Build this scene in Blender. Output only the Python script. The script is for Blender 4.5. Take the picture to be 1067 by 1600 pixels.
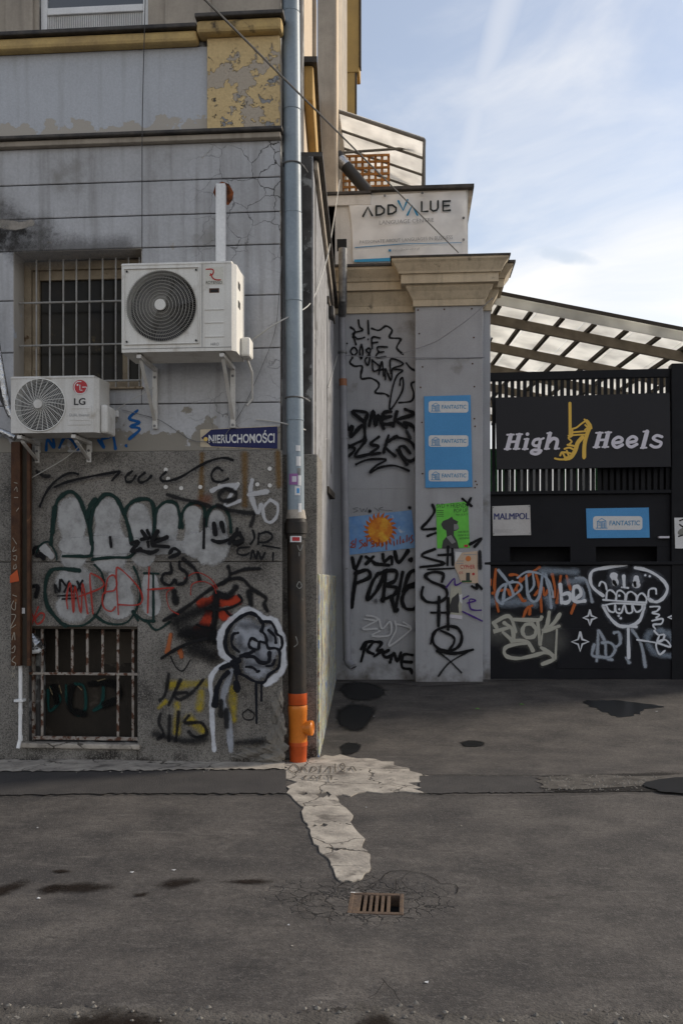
import bpy, bmesh, math, random
from mathutils import Vector, Matrix
random.seed(7)
for o in list(bpy.data.objects): bpy.data.objects.remove(o)
scene = bpy.context.scene
COL = scene.collection
# ------------------------------------------------------------------ camera
F, CX, HY, CAMZ = 1400.0, 533.5, 905.0, 1.66        # focal length / centre / horizon in photo pixels
TH = math.atan(0.075); CT, ST = math.cos(TH), math.sin(TH)
cam = bpy.data.objects.new('camera', bpy.data.cameras.new('camera')); COL.objects.link(cam)
cam.location = (0, 0, CAMZ); cam.rotation_euler = (math.pi/2, 0, TH)
cam.data.sensor_fit = 'HORIZONTAL'; cam.data.sensor_width = 36
cam.data.lens = F/1067*36; cam.data.shift_y = (HY-800)/1067
cam.data.clip_start = 0.05; cam.data.clip_end = 2000
scene.camera = cam
# ------------------------------------------------------------------ sky, sun, exposure
RIGHT = Vector((CT, ST, 0)); FWD = Vector((-ST, CT, 0)); UP = Vector((0, 0, 1))
def ray(px, py): return FWD + RIGHT*((px-CX)/F) + UP*((HY-py)/F)
SUN = Vector((0.80, 0.38, 0.46)).normalized()
world = bpy.data.worlds.new('World'); scene.world = world; world.use_nodes = True
nt = world.node_tree; N = nt.nodes; L = nt.links; N.clear()
def nd(t, **k):
    n = N.new(t)
    for a, b in k.items(): setattr(n, a, b)
    return n
out = nd('ShaderNodeOutputWorld'); bg = nd('ShaderNodeBackground'); L.new(bg.outputs[0], out.inputs[0])
sky = nd('ShaderNodeTexSky'); sky.sky_type = 'NISHITA'; sky.sun_disc = False
sky.sun_elevation = math.asin(SUN.z); sky.sun_rotation = math.atan2(SUN.x, SUN.y)
sky.air_density = 1.0; sky.dust_density = 1.6; sky.ozone_density = 1.4
tc = nd('ShaderNodeTexCoord')
mp = nd('ShaderNodeMapping'); mp.inputs['Scale'].default_value = (1.0, 1.0, 1.7); mp.inputs['Rotation'].default_value = (0.25, 0.9, 0.3)
L.new(tc.outputs['Generated'], mp.inputs[0])
nz = nd('ShaderNodeTexNoise'); nz.inputs['Scale'].default_value = 2.6; nz.inputs['Detail'].default_value = 8; nz.inputs['Roughness'].default_value = .57
nz.inputs['Distortion'].default_value = .6; L.new(mp.outputs[0], nz.inputs[0])
# veil gets denser towards the horizon
sx = nd('ShaderNodeSeparateXYZ'); L.new(tc.outputs['Generated'], sx.inputs[0])
hz = nd('ShaderNodeMapRange'); hz.inputs[1].default_value = .62; hz.inputs[2].default_value = .08; hz.inputs[3].default_value = -.10; hz.inputs[4].default_value = .34
L.new(sx.outputs['Z'], hz.inputs[0])
ad = nd('ShaderNodeMath', operation='ADD'); L.new(nz.outputs[0], ad.inputs[0]); L.new(hz.outputs[0], ad.inputs[1])
cr = nd('ShaderNodeMapRange', interpolation_type='SMOOTHSTEP'); cr.inputs[1].default_value = .40; cr.inputs[2].default_value = .84; cr.inputs[3].default_value = .20; cr.inputs[4].default_value = 1.0
L.new(ad.outputs[0], cr.inputs[0])
# contrail: a great circle through two directions
r1, r2 = ray(815, -60).normalized(), ray(715, 300).normalized()
cn = r1.cross(r2).normalized()
dp = nd('ShaderNodeVectorMath', operation='DOT_PRODUCT'); dp.inputs[1].default_value = cn; L.new(tc.outputs['Generated'], dp.inputs[0])
n2 = nd('ShaderNodeTexNoise'); n2.inputs['Scale'].default_value = 9; n2.inputs['Detail'].default_value = 5; L.new(tc.outputs['Generated'], n2.inputs[0])
wob = nd('ShaderNodeMath', operation='MULTIPLY_ADD'); wob.inputs[1].default_value = .03; wob.inputs[2].default_value = -.015; L.new(n2.outputs[0], wob.inputs[0])
da = nd('ShaderNodeMath', operation='ADD'); L.new(dp.outputs['Value'], da.inputs[0]); L.new(wob.outputs[0], da.inputs[1])
ab = nd('ShaderNodeMath', operation='ABSOLUTE'); L.new(da.outputs[0], ab.inputs[0])
ct = nd('ShaderNodeMapRange', interpolation_type='SMOOTHSTEP'); ct.inputs[1].default_value = .034; ct.inputs[2].default_value = 0; ct.inputs[3].default_value = 0; ct.inputs[4].default_value = .42
L.new(ab.outputs[0], ct.inputs[0])
mx0 = nd('ShaderNodeMath', operation='MAXIMUM'); L.new(cr.outputs[0], mx0.inputs[0]); L.new(ct.outputs[0], mx0.inputs[1])
gcd = ray(880, 400).normalized(); ge1 = (ray(945, 412).normalized()-ray(815, 386).normalized()).normalized(); ge2 = gcd.cross(ge1)
def ddot(v):
    q = nd('ShaderNodeVectorMath', operation='DOT_PRODUCT'); q.inputs[1].default_value = v; L.new(tc.outputs['Generated'], q.inputs[0]); return q.outputs['Value']
def sq_(v, c, w):
    a = nd('ShaderNodeMath', operation='SUBTRACT'); L.new(v, a.inputs[0]); a.inputs[1].default_value = c; b = nd('ShaderNodeMath', operation='DIVIDE'); L.new(a.outputs[0], b.inputs[0]); b.inputs[1].default_value = w
    c_ = nd('ShaderNodeMath', operation='POWER'); L.new(b.outputs[0], c_.inputs[0]); c_.inputs[1].default_value = 2; return c_.outputs[0]
n4 = nd('ShaderNodeTexNoise'); n4.inputs['Scale'].default_value = 38; n4.inputs['Detail'].default_value = 5; L.new(tc.outputs['Generated'], n4.inputs[0])
sm_ = nd('ShaderNodeMath', operation='ADD'); L.new(sq_(ddot(ge1), 0, .045), sm_.inputs[0]); L.new(sq_(ddot(ge2), 0, .0085), sm_.inputs[1])
sn_ = nd('ShaderNodeMath', operation='MULTIPLY_ADD'); L.new(n4.outputs[0], sn_.inputs[0]); sn_.inputs[1].default_value = 1.6; L.new(sm_.outputs[0], sn_.inputs[2])
gcl = nd('ShaderNodeMapRange', interpolation_type='SMOOTHSTEP'); gcl.inputs[1].default_value = 1.7; gcl.inputs[2].default_value = .7; gcl.inputs[3].default_value = 0; gcl.inputs[4].default_value = .8; L.new(sn_.outputs[0], gcl.inputs[0])
mix = nd('ShaderNodeMix', data_type='RGBA'); L.new(mx0.outputs[0], mix.inputs['Factor']); L.new(sky.outputs[0], mix.inputs[6])
mix.inputs[7].default_value = (6.5, 6.35, 6.15, 1)
mg = nd('ShaderNodeMix', data_type='RGBA'); L.new(gcl.outputs[0], mg.inputs['Factor']); L.new(mix.outputs[2], mg.inputs[6]); mg.inputs[7].default_value = (3.9, 4.4, 5.1, 1)
L.new(mg.outputs[2], bg.inputs[0]); bg.inputs[1].default_value = 0.10
sl = bpy.data.lights.new('sun', 'SUN'); sl.energy = 2.0; sl.angle = math.radians(9); sl.color = (1, .90, .76)
so = bpy.data.objects.new('sun', sl); COL.objects.link(so); so.rotation_euler = (-SUN).to_track_quat('-Z', 'Y').to_euler()
vs = scene.view_settings; vs.view_transform = 'Standard'; vs.look = 'None'; vs.gamma = 1; vs.exposure = 0.78
try: scene.cycles.transparent_max_bounces = 40
except Exception: pass

# ------------------------------------------------------------------ materials
def mat(name, c1, c2=None, rough=.8, scale=4, spots=None, bump=.15, bscale=60, metal=0, extra=None, detail=6, streak=None, spec=.3):
    """two-tone noise colour; spots = list of (colour, noise scale, threshold, softness[, zmin, zmax, xmin, xmax]); bump"""
    m = bpy.data.materials.new(name); m.use_nodes = True
    t = m.node_tree; b = t.nodes['Principled BSDF']; b.inputs['Roughness'].default_value = rough; b.inputs['Metallic'].default_value = metal
    b.inputs['Specular IOR Level'].default_value = spec
    c2 = c2 or tuple(x*.8 for x in c1)
    g = t.nodes.new('ShaderNodeNewGeometry')
    def noise(s, d=detail, stretch=None, rgh=.6):
        n = t.nodes.new('ShaderNodeTexNoise'); n.inputs['Scale'].default_value = s; n.inputs['Detail'].default_value = d; n.inputs['Roughness'].default_value = rgh
        if stretch:
            q = t.nodes.new('ShaderNodeMapping'); q.inputs['Scale'].default_value = stretch; t.links.new(g.outputs['Position'], q.inputs[0]); t.links.new(q.outputs[0], n.inputs[0])
        else: t.links.new(g.outputs['Position'], n.inputs[0])
        return n
    def mr(inp, a, c, lo=0, hi=1):
        r = t.nodes.new('ShaderNodeMapRange'); r.inputs[1].default_value = a; r.inputs[2].default_value = c; r.inputs[3].default_value = lo; r.inputs[4].default_value = hi
        t.links.new(inp, r.inputs[0]); return r.outputs[0]
    def mul(a, c):
        r = t.nodes.new('ShaderNodeMath'); r.operation = 'MULTIPLY'; t.links.new(a, r.inputs[0])
        if isinstance(c, float): r.inputs[1].default_value = c
        else: t.links.new(c, r.inputs[1])
        return r.outputs[0]
    def mixc(fac, a, c):
        r = t.nodes.new('ShaderNodeMix'); r.data_type = 'RGBA'; t.links.new(fac, r.inputs['Factor'])
        for s, v in ((6, a), (7, c)):
            if isinstance(v, tuple): r.inputs[s].default_value = (*v, 1)
            else: t.links.new(v, r.inputs[s])
        return r.outputs[2]
    n1 = noise(scale); col = mixc(mr(n1.outputs[0], .35, .65), c1, c2)
    fine = noise(bscale, 3); col2 = t.nodes.new('ShaderNodeMix'); col2.data_type = 'RGBA'; col2.blend_type = 'MULTIPLY'; col2.inputs['Factor'].default_value = .35
    t.links.new(col, col2.inputs[6]); t.links.new(mixc(mr(fine.outputs[0], .3, .7), (.6, .6, .6), (1, 1, 1)), col2.inputs[7]); col = col2.outputs[2]
    height = fine.outputs[0]
    if streak:   # vertical rain streaks
        s = noise(1, 4, (9, 9, .5)); col = mixc(mul(mr(s.outputs[0], .5, .75), streak[1]), col, streak[0])
    sep = None
    for sp in spots or []:
        c, s, th, sf = sp[:4]; n = noise(s, 8); fac = n.outputs[0]
        if len(sp) > 4:
            if sep is None: sep = t.nodes.new('ShaderNodeSeparateXYZ'); t.links.new(g.outputs['Position'], sep.inputs[0])
            z0, z1, x0, x1 = sp[4:8]
            if z0 is not None:      # wear concentrated towards z1 (full) fading out at z0
                a = t.nodes.new('ShaderNodeMath'); a.operation = 'ADD'; t.links.new(fac, a.inputs[0]); t.links.new(mr(sep.outputs['Z'], z0, z1, -.3, .12), a.inputs[1]); fac = a.outputs[0]
            if x0 is not None:
                a = t.nodes.new('ShaderNodeMath'); a.operation = 'ADD'; t.links.new(fac, a.inputs[0]); t.links.new(mr(sep.outputs['X'], x0, x1, -.3, .12), a.inputs[1]); fac = a.outputs[0]
        f2 = mr(fac, th, th+sf); col = mixc(f2, col, c)
        if sf < .05:
            a = t.nodes.new('ShaderNodeMath'); a.operation = 'MULTIPLY_ADD'; t.links.new(f2, a.inputs[0]); a.inputs[1].default_value = -1.5; t.links.new(height, a.inputs[2]); height = a.outputs[0]
    if extra: col, height = extra(t, g, col, height, mixc, mr, noise, mul)
    t.links.new(col, b.inputs['Base Color'])
    if bump:
        bp = t.nodes.new('ShaderNodeBump'); bp.inputs['Strength'].default_value = bump; bp.inputs['Distance'].default_value = .01
        t.links.new(height, bp.inputs['Height']); t.links.new(bp.outputs[0], b.inputs['Normal'])
    return m
def cracks(scale, width, colr, zr=None, xr=None, rnd=1.0):
    def fn(t, g, col, height, mixc, mr, noise, mul):
        ns = noise(3, 4); av = t.nodes.new('ShaderNodeVectorMath'); av.operation = 'MULTIPLY_ADD'
        t.links.new(ns.outputs['Color'], av.inputs[0]); av.inputs[1].default_value = (.25,)*3; t.links.new(g.outputs['Position'], av.inputs[2])
        v = t.nodes.new('ShaderNodeTexVoronoi'); v.feature = 'DISTANCE_TO_EDGE'; v.inputs['Scale'].default_value = scale; v.inputs['Randomness'].default_value = rnd; t.links.new(av.outputs[0], v.inputs[0])
        f = mr(v.outputs['Distance'], width, width*.3)
        f = mul(f, mr(noise(1.7, 3).outputs[0], .38, .52))
        if xr:
            s = t.nodes.new('ShaderNodeSeparateXYZ'); t.links.new(g.outputs['Position'], s.inputs[0]); f = mul(f, mr(s.outputs['X'], xr[0], xr[1]))
        if zr:
            s = t.nodes.new('ShaderNodeSeparateXYZ'); t.links.new(g.outputs['Position'], s.inputs[0]); f = mul(f, mr(s.outputs['Z'], zr[0], zr[1]))
        a = t.nodes.new('ShaderNodeMath'); a.operation = 'MULTIPLY_ADD'; t.links.new(f, a.inputs[0]); a.inputs[1].default_value = -2.5; t.links.new(height, a.inputs[2])
        return mixc(f, col, colr), a.outputs[0]
    return fn
def speckle(t, g, col, height, mixc, mr, noise, mul):      # washed aggregate render
    v = t.nodes.new('ShaderNodeTexVoronoi'); v.inputs['Scale'].default_value = 130; t.links.new(g.outputs['Position'], v.inputs[0])
    s = t.nodes.new('ShaderNodeSeparateColor'); t.links.new(v.outputs['Color'], s.inputs[0])
    col = mixc(mul(mr(s.outputs[0], .62, .72), .6), col, (.05, .047, .043)); col = mixc(mul(mr(s.outputs[1], .74, .82), .55), col, (.30, .28, .25))
    return col, v.outputs['Distance']
def plain(name, c, rough=.6, metal=0, emit=None, alpha=None, trans=0):
    m = bpy.data.materials.new(name); m.use_nodes = True; b = m.node_tree.nodes['Principled BSDF']
    b.inputs['Base Color'].default_value = (*c, 1); b.inputs['Roughness'].default_value = rough; b.inputs['Metallic'].default_value = metal
    if trans: b.inputs['Transmission Weight'].default_value = trans
    return m
SPRAY = {}
def spray(c, soft=.35, alpha=1.0, rough=.65, spec=.12, patch=0):
    k = (c, soft, alpha, rough, patch)
    if k in SPRAY: return SPRAY[k]
    m = bpy.data.materials.new('spray_paint'); m.use_nodes = True; t = m.node_tree; b = t.nodes['Principled BSDF']; o = t.nodes['Material Output']
    b.inputs['Base Color'].default_value = (*c, 1); b.inputs['Roughness'].default_value = rough; b.inputs['Specular IOR Level'].default_value = spec
    uv = t.nodes.new('ShaderNodeUVMap'); ln = t.nodes.new('ShaderNodeVectorMath'); ln.operation = 'LENGTH'; t.links.new(uv.outputs[0], ln.inputs[0])
    g = t.nodes.new('ShaderNodeNewGeometry'); n = t.nodes.new('ShaderNodeTexNoise'); n.inputs['Scale'].default_value = 45; n.inputs['Detail'].default_value = 6; n.inputs['Roughness'].default_value = .75
    t.links.new(g.outputs['Position'], n.inputs[0])
    ma = t.nodes.new('ShaderNodeMath'); ma.operation = 'MULTIPLY_ADD'; t.links.new(n.outputs[0], ma.inputs[0]); ma.inputs[1].default_value = .25+.9*soft; ma.inputs[2].default_value = -(.25+.9*soft)*.5
    ad = t.nodes.new('ShaderNodeMath'); ad.operation = 'ADD'; t.links.new(ln.outputs['Value'], ad.inputs[0]); t.links.new(ma.outputs[0], ad.inputs[1])
    r = t.nodes.new('ShaderNodeMapRange'); r.interpolation_type = 'SMOOTHSTEP'; r.inputs[1].default_value = 1.0; r.inputs[2].default_value = max(0, .98-soft); r.inputs[3].default_value = 0; r.inputs[4].default_value = alpha
    t.links.new(ad.outputs[0], r.inputs[0])
    # the very rim always fades out
    r2 = t.nodes.new('ShaderNodeMapRange'); r2.inputs[1].default_value = 1.0; r2.inputs[2].default_value = .9; t.links.new(ln.outputs['Value'], r2.inputs[0])
    mm = t.nodes.new('ShaderNodeMath'); mm.operation = 'MULTIPLY'; t.links.new(r.outputs[0], mm.inputs[0]); t.links.new(r2.outputs[0], mm.inputs[1])
    if patch:      # worn, uneven cover
        n2 = t.nodes.new('ShaderNodeTexNoise'); n2.inputs['Scale'].default_value = 7; n2.inputs['Detail'].default_value = 9; n2.inputs['Roughness'].default_value = .7; t.links.new(g.outputs['Position'], n2.inputs[0])
        r3 = t.nodes.new('ShaderNodeMapRange'); r3.inputs[1].default_value = .38; r3.inputs[2].default_value = .58; r3.inputs[3].default_value = 1-patch; r3.inputs[4].default_value = 1; t.links.new(n2.outputs[0], r3.inputs[0])
        m3 = t.nodes.new('ShaderNodeMath'); m3.operation = 'MULTIPLY'; t.links.new(mm.outputs[0], m3.inputs[0]); t.links.new(r3.outputs[0], m3.inputs[1]); mm = m3
    tr = t.nodes.new('ShaderNodeBsdfTransparent'); mx = t.nodes.new('ShaderNodeMixShader'); t.links.new(mm.outputs[0], mx.inputs[0]); t.links.new(tr.outputs[0], mx.inputs[1]); t.links.new(b.outputs[0], mx.inputs[2]); t.links.new(mx.outputs[0], o.inputs[0])
    m['soft'] = soft; SPRAY[k] = m; return m

# ------------------------------------------------------------------ geometry helpers
class Plane:
    """upright plane through (x, y) running at an angle (0 = parallel to X); its front faces the street"""
    def __init__(s, x, y, ang=0):
        s.o = Vector((x, y, 0)); s.d = Vector((math.cos(ang), math.sin(ang), 0)); s.n = Vector((s.d.y, -s.d.x, 0))
    def at(s, px, py, off=0):
        r = ray(px, py); o = s.o + s.n*off; c = Vector((0, 0, CAMZ))
        return c + r*((o-c).dot(s.n)/r.dot(s.n))
    def u(s, px, py=905, off=0): return (s.at(px, py, off)-s.o).dot(s.d)
    def z(s, py, px, off=0): return s.at(px, py, off).z
    def p(s, u, z, off=0): q = s.o + s.d*u + s.n*off; return Vector((q.x, q.y, z))
class MB:
    def __init__(s): s.v = []; s.f = []; s.uv = []; s.hasuv = False
    def add(s, vs, fs, uvs=None):
        b = len(s.v); s.v += [tuple(v) for v in vs]; s.f += [tuple(b+i for i in f) for f in fs]
        if uvs: s.hasuv = True
        s.uv += uvs if uvs else [(0, 0)]*len(vs)
        return s
    def hexa(s, q):     # q: 4 back corners then 4 front corners
        return s.add(q, [(0,1,2,3), (7,6,5,4), (0,4,5,1), (1,5,6,2), (2,6,7,3), (3,7,4,0)])
    def box(s, pl, u0, u1, z0, z1, o0, o1):
        return s.hexa([pl.p(u0,z0,o0), pl.p(u1,z0,o0), pl.p(u1,z1,o0), pl.p(u0,z1,o0), pl.p(u0,z0,o1), pl.p(u1,z0,o1), pl.p(u1,z1,o1), pl.p(u0,z1,o1)])
    def abox(s, x0, x1, y0, y1, z0, z1): return s.box(Plane(0, 0), x0, x1, z0, z1, -y1, -y0)
    def pbox(s, pl, x0, y0, x1, y1, o0, o1):       # pixel rectangle on the plane of its front face
        m = (y0+y1)/2; c = (x0+x1)/2
        return s.box(pl, pl.u(x0, m, o1), pl.u(x1, m, o1), pl.z(y1, c, o1), pl.z(y0, c, o1), o0, o1)
    def prism(s, pts, n, th):                        # planar polygon (front) extruded backwards by th along -n
        k = len(pts); bk = [Vector(p)-n*th for p in pts]
        return s.add(list(pts)+bk, [tuple(range(k)), tuple(range(2*k-1, k-1, -1))]+[(i, i+k, (i+1) % k+k, (i+1) % k) for i in range(k)])
    def tube(s, pts, r, n=8, cap=True):
        pts = [Vector(p) for p in pts]; rs = r if isinstance(r, list) else [r]*len(pts); vs = []; prev = None
        for i, p in enumerate(pts):
            t = (pts[min(i+1, len(pts)-1)]-pts[max(i-1, 0)]).normalized()
            if prev is None: a = t.cross(Vector((0, 0, 1)) if abs(t.z) < .9 else Vector((1, 0, 0))).normalized()
            else: a = (prev-t*prev.dot(t)).normalized()
            prev = a; b = t.cross(a)
            vs += [p+(a*math.cos(2*math.pi*j/n)+b*math.sin(2*math.pi*j/n))*rs[i] for j in range(n)]
        fs = [(i*n+j, i*n+(j+1) % n, (i+1)*n+(j+1) % n, (i+1)*n+j) for i in range(len(pts)-1) for j in range(n)]
        if cap: fs += [tuple(range(n-1, -1, -1)), tuple(range((len(pts)-1)*n, len(pts)*n))]
        return s.add(vs, fs)
    def ring(s, c, R, r, nx, nz, seg=40, sec=5):     # torus in the plane spanned by nx, nz
        nn = nx.cross(nz); vs = []
        for i in range(seg):
            a = 2*math.pi*i/seg; d = nx*math.cos(a)+nz*math.sin(a)
            vs += [c+d*(R+r*math.cos(2*math.pi*j/sec))+nn*(r*math.sin(2*math.pi*j/sec)) for j in range(sec)]
        return s.add(vs, [(i*sec+j, ((i+1) % seg)*sec+j, ((i+1) % seg)*sec+(j+1) % sec, i*sec+(j+1) % sec) for i in range(seg) for j in range(sec)])
    def disc(s, c, R, nx, nz, seg=28, th=0.0):
        pts = [c+(nx*math.cos(2*math.pi*i/seg)+nz*math.sin(2*math.pi*i/seg))*R for i in range(seg)]
        n = nx.cross(nz).normalized()*-1
        if th: return s.prism(pts, -n if False else n, th)
        return s.add(pts, [tuple(range(seg))])
    def build(s, name, m, parent=None, smooth=False, bevel=0, label=None):
        me = bpy.data.meshes.new(name); me.from_pydata(s.v, [], s.f)
        if s.hasuv:
            l = me.uv_layers.new(name='UVMap')
            for lp in me.loops: l.data[lp.index].uv = s.uv[lp.vertex_index]
        else:
            bm = bmesh.new(); bm.from_mesh(me); bmesh.ops.recalc_face_normals(bm, faces=bm.faces); bm.to_mesh(me); bm.free()
        if smooth:
            for p in me.polygons: p.use_smooth = True
        me.materials.append(m); o = bpy.data.objects.new(name, me); COL.objects.link(o)
        if parent is not None:
            o.parent = parent          # part meshes are in world coordinates; only the top Empty is offset
            if parent.type == 'EMPTY': o.matrix_parent_inverse = Matrix.Translation(-Vector(parent.location))
        if bevel:
            b = o.modifiers.new('bevel', 'BEVEL'); b.width = bevel; b.segments = 2; b.limit_method = 'ANGLE'
        if smooth and bevel == 0:
            e = o.modifiers.new('split', 'EDGE_SPLIT'); e.split_angle = math.radians(40)
        if label: o['label'] = label
        return o
def thing(name, label, cat, loc, group=None):
    o = bpy.data.objects.new(name, None); COL.objects.link(o); o.location = loc; o.empty_display_size = .1
    o['label'] = label; o['category'] = cat
    if group: o['group'] = group
    return o
def tag(o, label, cat, group=None):
    o['label'] = label; o['category'] = cat
    if group: o['group'] = group
    return o
def struct(o, label=None, kind='structure'):
    o['kind'] = kind
    if label: o['label'] = label
    return o
def smooth_line(pts, k=6):
    if len(pts) < 3: 
        a, b = pts; return [(a[0]+(b[0]-a[0])*i/k, a[1]+(b[1]-a[1])*i/k) for i in range(k+1)]
    P = [pts[0]]+list(pts)+[pts[-1]]; r = []
    for i in range(1, len(P)-2):
        for j in range(k):
            t = j/k; a, b, c, d = P[i-1:i+3]
            r.append(tuple(.5*(2*b[q]+(c[q]-a[q])*t+(2*a[q]-5*b[q]+4*c[q]-d[q])*t*t+(3*b[q]-a[q]-3*c[q]+d[q])*t**3) for q in (0, 1)))
    return r+[pts[-1]]

HALO = {}
class Tag:
    """spray strokes laid on a wall: each stroke is a thin ribbon of paint following the wall"""
    def __init__(s, pl, off, crop): s.pl = pl; s.off = off; s.crop = crop; s.mb = {}; s.n = 0; s.k = 0
    def c(s, crop): s.crop = crop; return s
    def __call__(s, m, w, *strokes, smooth=True):
        if m in HALO and smooth: s(HALO[m], w*2.4, *strokes)
        ox, oy, sc = s.crop; mb = s.mb.setdefault(m, MB())
        for st in strokes:
            pts = [(ox+x/sc, oy+y/sc) for x, y in st]
            if len(pts) == 1: pts = [pts[0], (pts[0][0]+.05, pts[0][1])]
            pts = smooth_line(pts) if smooth else pts
            wide = m.get('soft', 0) > .15; hw = 1.02*w/sc/2; off = s.off+.0006*(s.n % 60); s.n += 1; ph = s.n*1.7
            W = [s.pl.at(x, y, off) for x, y in pts]; pxm = (W[0]-s.pl.at(pts[0][0]+1, pts[0][1], off)).length; h = hw*pxm
            tl = [(W[min(i+1, len(W)-1)]-W[max(i-1, 0)]) for i in range(len(W))]; tl = [t.normalized() if t.length > 1e-9 else s.pl.d for t in tl]
            ext = [(W[0]-tl[0]*h, tl[0], -1)]+[(W[i], tl[i], 0) for i in range(len(W))]+[(W[-1]+tl[-1]*h, tl[-1], 1)]
            vs = []; uv = []; fs = []
            for i, (p, t, e) in enumerate(ext):
                a = t.cross(s.pl.n).normalized(); lift = s.pl.n*(.0005*i/len(ext))
                hh = h*(1+.16*math.sin(ph+i*.55)+.08*math.sin(ph*2.3+i*1.4)) if wide else h
                for q in (-1, 0, 1): vs.append(p+a*hh*q+lift); uv.append((q, e))
                if i: b = 3*i; fs += [(b-3, b, b+1, b-2), (b-2, b+1, b+2, b-1)]
            mb.add(vs, fs, uv)
        return s
    def build(s, name, parent, label=None):
        for m, mb in s.mb.items(): mb.build(name, m, parent, label=label)
def text(s, pl, quad, m, parent, off=.003, name='lettering', bold=0, shear=0, label=None):
    """flat lettering fitted into a four-cornered patch (pixels: tl, tr, br, bl) of a plane"""
    cu = bpy.data.curves.new('t', 'FONT'); cu.body = s; cu.shear = shear; cu.offset = bold; cu.resolution_u = 3
    ob = bpy.data.objects.new('t', cu); COL.objects.link(ob); dg = bpy.context.evaluated_depsgraph_get()
    me = bpy.data.meshes.new_from_object(ob.evaluated_get(dg)); bpy.data.objects.remove(ob)
    x0 = min(v.co.x for v in me.vertices); x1 = max(v.co.x for v in me.vertices); y0 = min(v.co.y for v in me.vertices); y1 = max(v.co.y for v in me.vertices)
    mb = MB(); vs = []
    for v in me.vertices:
        a = (v.co.x-x0)/(x1-x0); b = (v.co.y-y0)/(y1-y0); (ax, ay), (bx, by), (cx, cy), (dx, dy) = quad
        vs.append(pl.at((dx+(cx-dx)*a)*(1-b)+(ax+(bx-ax)*a)*b, (dy+(cy-dy)*a)*(1-b)+(ay+(by-ay)*a)*b, off))
    mb.add(vs, [tuple(p.vertices) for p in me.polygons]); bpy.data.meshes.remove(me)
    return mb.build(name, m, parent, label=label)
def rect(x0, y0, x1, y1, dy=0): return [(x0, y0), (x1, y0+dy), (x1, y1+dy), (x0, y1)]
def poly(pl, pts, m, parent, off=.002, name='print', th=0, label=None):
    mb = MB(); P = [pl.at(x, y, off) for x, y in pts]
    if th: mb.prism(P, pl.n, th)
    else: mb.add(P, [tuple(range(len(P)))])
    return mb.build(name, m, parent, label=label)
def circ(cx, cy, r, n=24, ry=None): return [(cx+r*math.cos(2*math.pi*i/n), cy+(ry or r)*math.sin(2*math.pi*i/n)) for i in range(n)]

# ------------------------------------------------------------------ palette
M = {}
M['band'] = mat('grey_plaster', (.50,.505,.52), (.41,.41,.415), .85, 1.6, [((.22,.21,.19), 1.6, .60, .16), ((.36,.33,.285), 5, .68, .02), ((.26,.24,.205), 3.4, .53, .02, 3.45, 2.95, None, None)], .25, 50,
                extra=cracks(4.6, .022, (.04,.038,.036), xr=(-2.1, -1.2)), streak=((.17,.16,.145), .6))
M['panel'] = mat('pale_grey_plaster', (.50,.52,.55), (.45,.465,.49), .85, .9, [((.42,.385,.335), 4.5, .46, .012, 6.0, 5.72, None, None)], .25, 70, streak=((.28,.275,.27), .45))
M['yellow'] = mat('flaking_yellow_paint', (.68,.51,.26), (.58,.43,.22), .8, 3, [((.42,.36,.285), 4.2, .55, .012), ((.26,.26,.26), 7, .60, .02), ((.10,.09,.08), 9, .66, .03)], 1.0, 40)
M['yellow_trim'] = mat('dirty_yellow_trim', (.60,.43,.18), (.42,.30,.14), .85, 4, [((.06,.05,.04), 5, .62, .1)], .3, 50)
M['cream'] = mat('cream_plaster', (.62,.50,.36), (.52,.42,.31), .85, 2, None, .15, 60, streak=((.28,.23,.18), .4))
M['ochre'] = mat('ochre_plaster', (.52,.33,.11), (.42,.27,.10), .85, 2, None, .1, 60)
M['beige'] = mat('beige_render', (.44,.385,.315), (.33,.29,.24), .9, 2.5, [((.14,.12,.10), 3, .62, .15)], .25, 40, streak=((.15,.13,.11), .5))
M['black_cap'] = mat('tarred_sheet_metal', (.035,.033,.033), (.09,.08,.07), .6, 7, None, .3, 40)
M['plinth'] = mat('washed_aggregate', (.29,.27,.24), (.165,.153,.136), .9, 2.4, [((.055,.05,.046), 1.9, .53, .16), ((.035,.03,.026), 3, .55, .12, .45, .0, None, None)], .5, 90, extra=speckle, streak=((.05,.045,.04), .4))
M['mottled'] = mat('mottled_old_plaster', (.10,.095,.09), (.045,.042,.04), .9, 5, [((.28,.28,.27), 4.5, .56, .06)], .5, 40)
M['sidewall'] = mat('painted_side_wall', (.34,.34,.35), (.24,.24,.245), .85, 2.5, [((.07,.065,.06), 3.2, .56, .14), ((.04,.038,.036), 9, .64, .05)], .3, 50, streak=((.07,.065,.06), .6))
def colourful(t, g, col, height, mixc, mr, noise, mul):
    n = noise(1, 5, (30, 9, 5)); r = t.nodes.new('ShaderNodeValToRGB'); r.color_ramp.interpolation = 'CONSTANT'
    e = r.color_ramp.elements; e[0].position = 0; e[0].color = (.10,.16,.30,1); e[1].position = .36; e[1].color = (.38,.40,.42,1)
    for p, c in ((.42,(.42,.42,.20)), (.50,(.30,.30,.20)), (.55,(.16,.22,.14)), (.60,(.45,.40,.22)), (.66,(.35,.10,.07)), (.70,(.06,.06,.06))): q = e.new(p); q.color = (*c, 1)
    t.links.new(mr(n.outputs[0], .3, .7), r.inputs[0]); return mixc(mr(noise(6, 5).outputs[0], .38, .5), col, r.outputs[0]), height
M['mural'] = mat('layered_spray_paint', (.28,.27,.25), (.2,.2,.19), .8, 3, None, .2, 50, extra=colourful)
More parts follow.
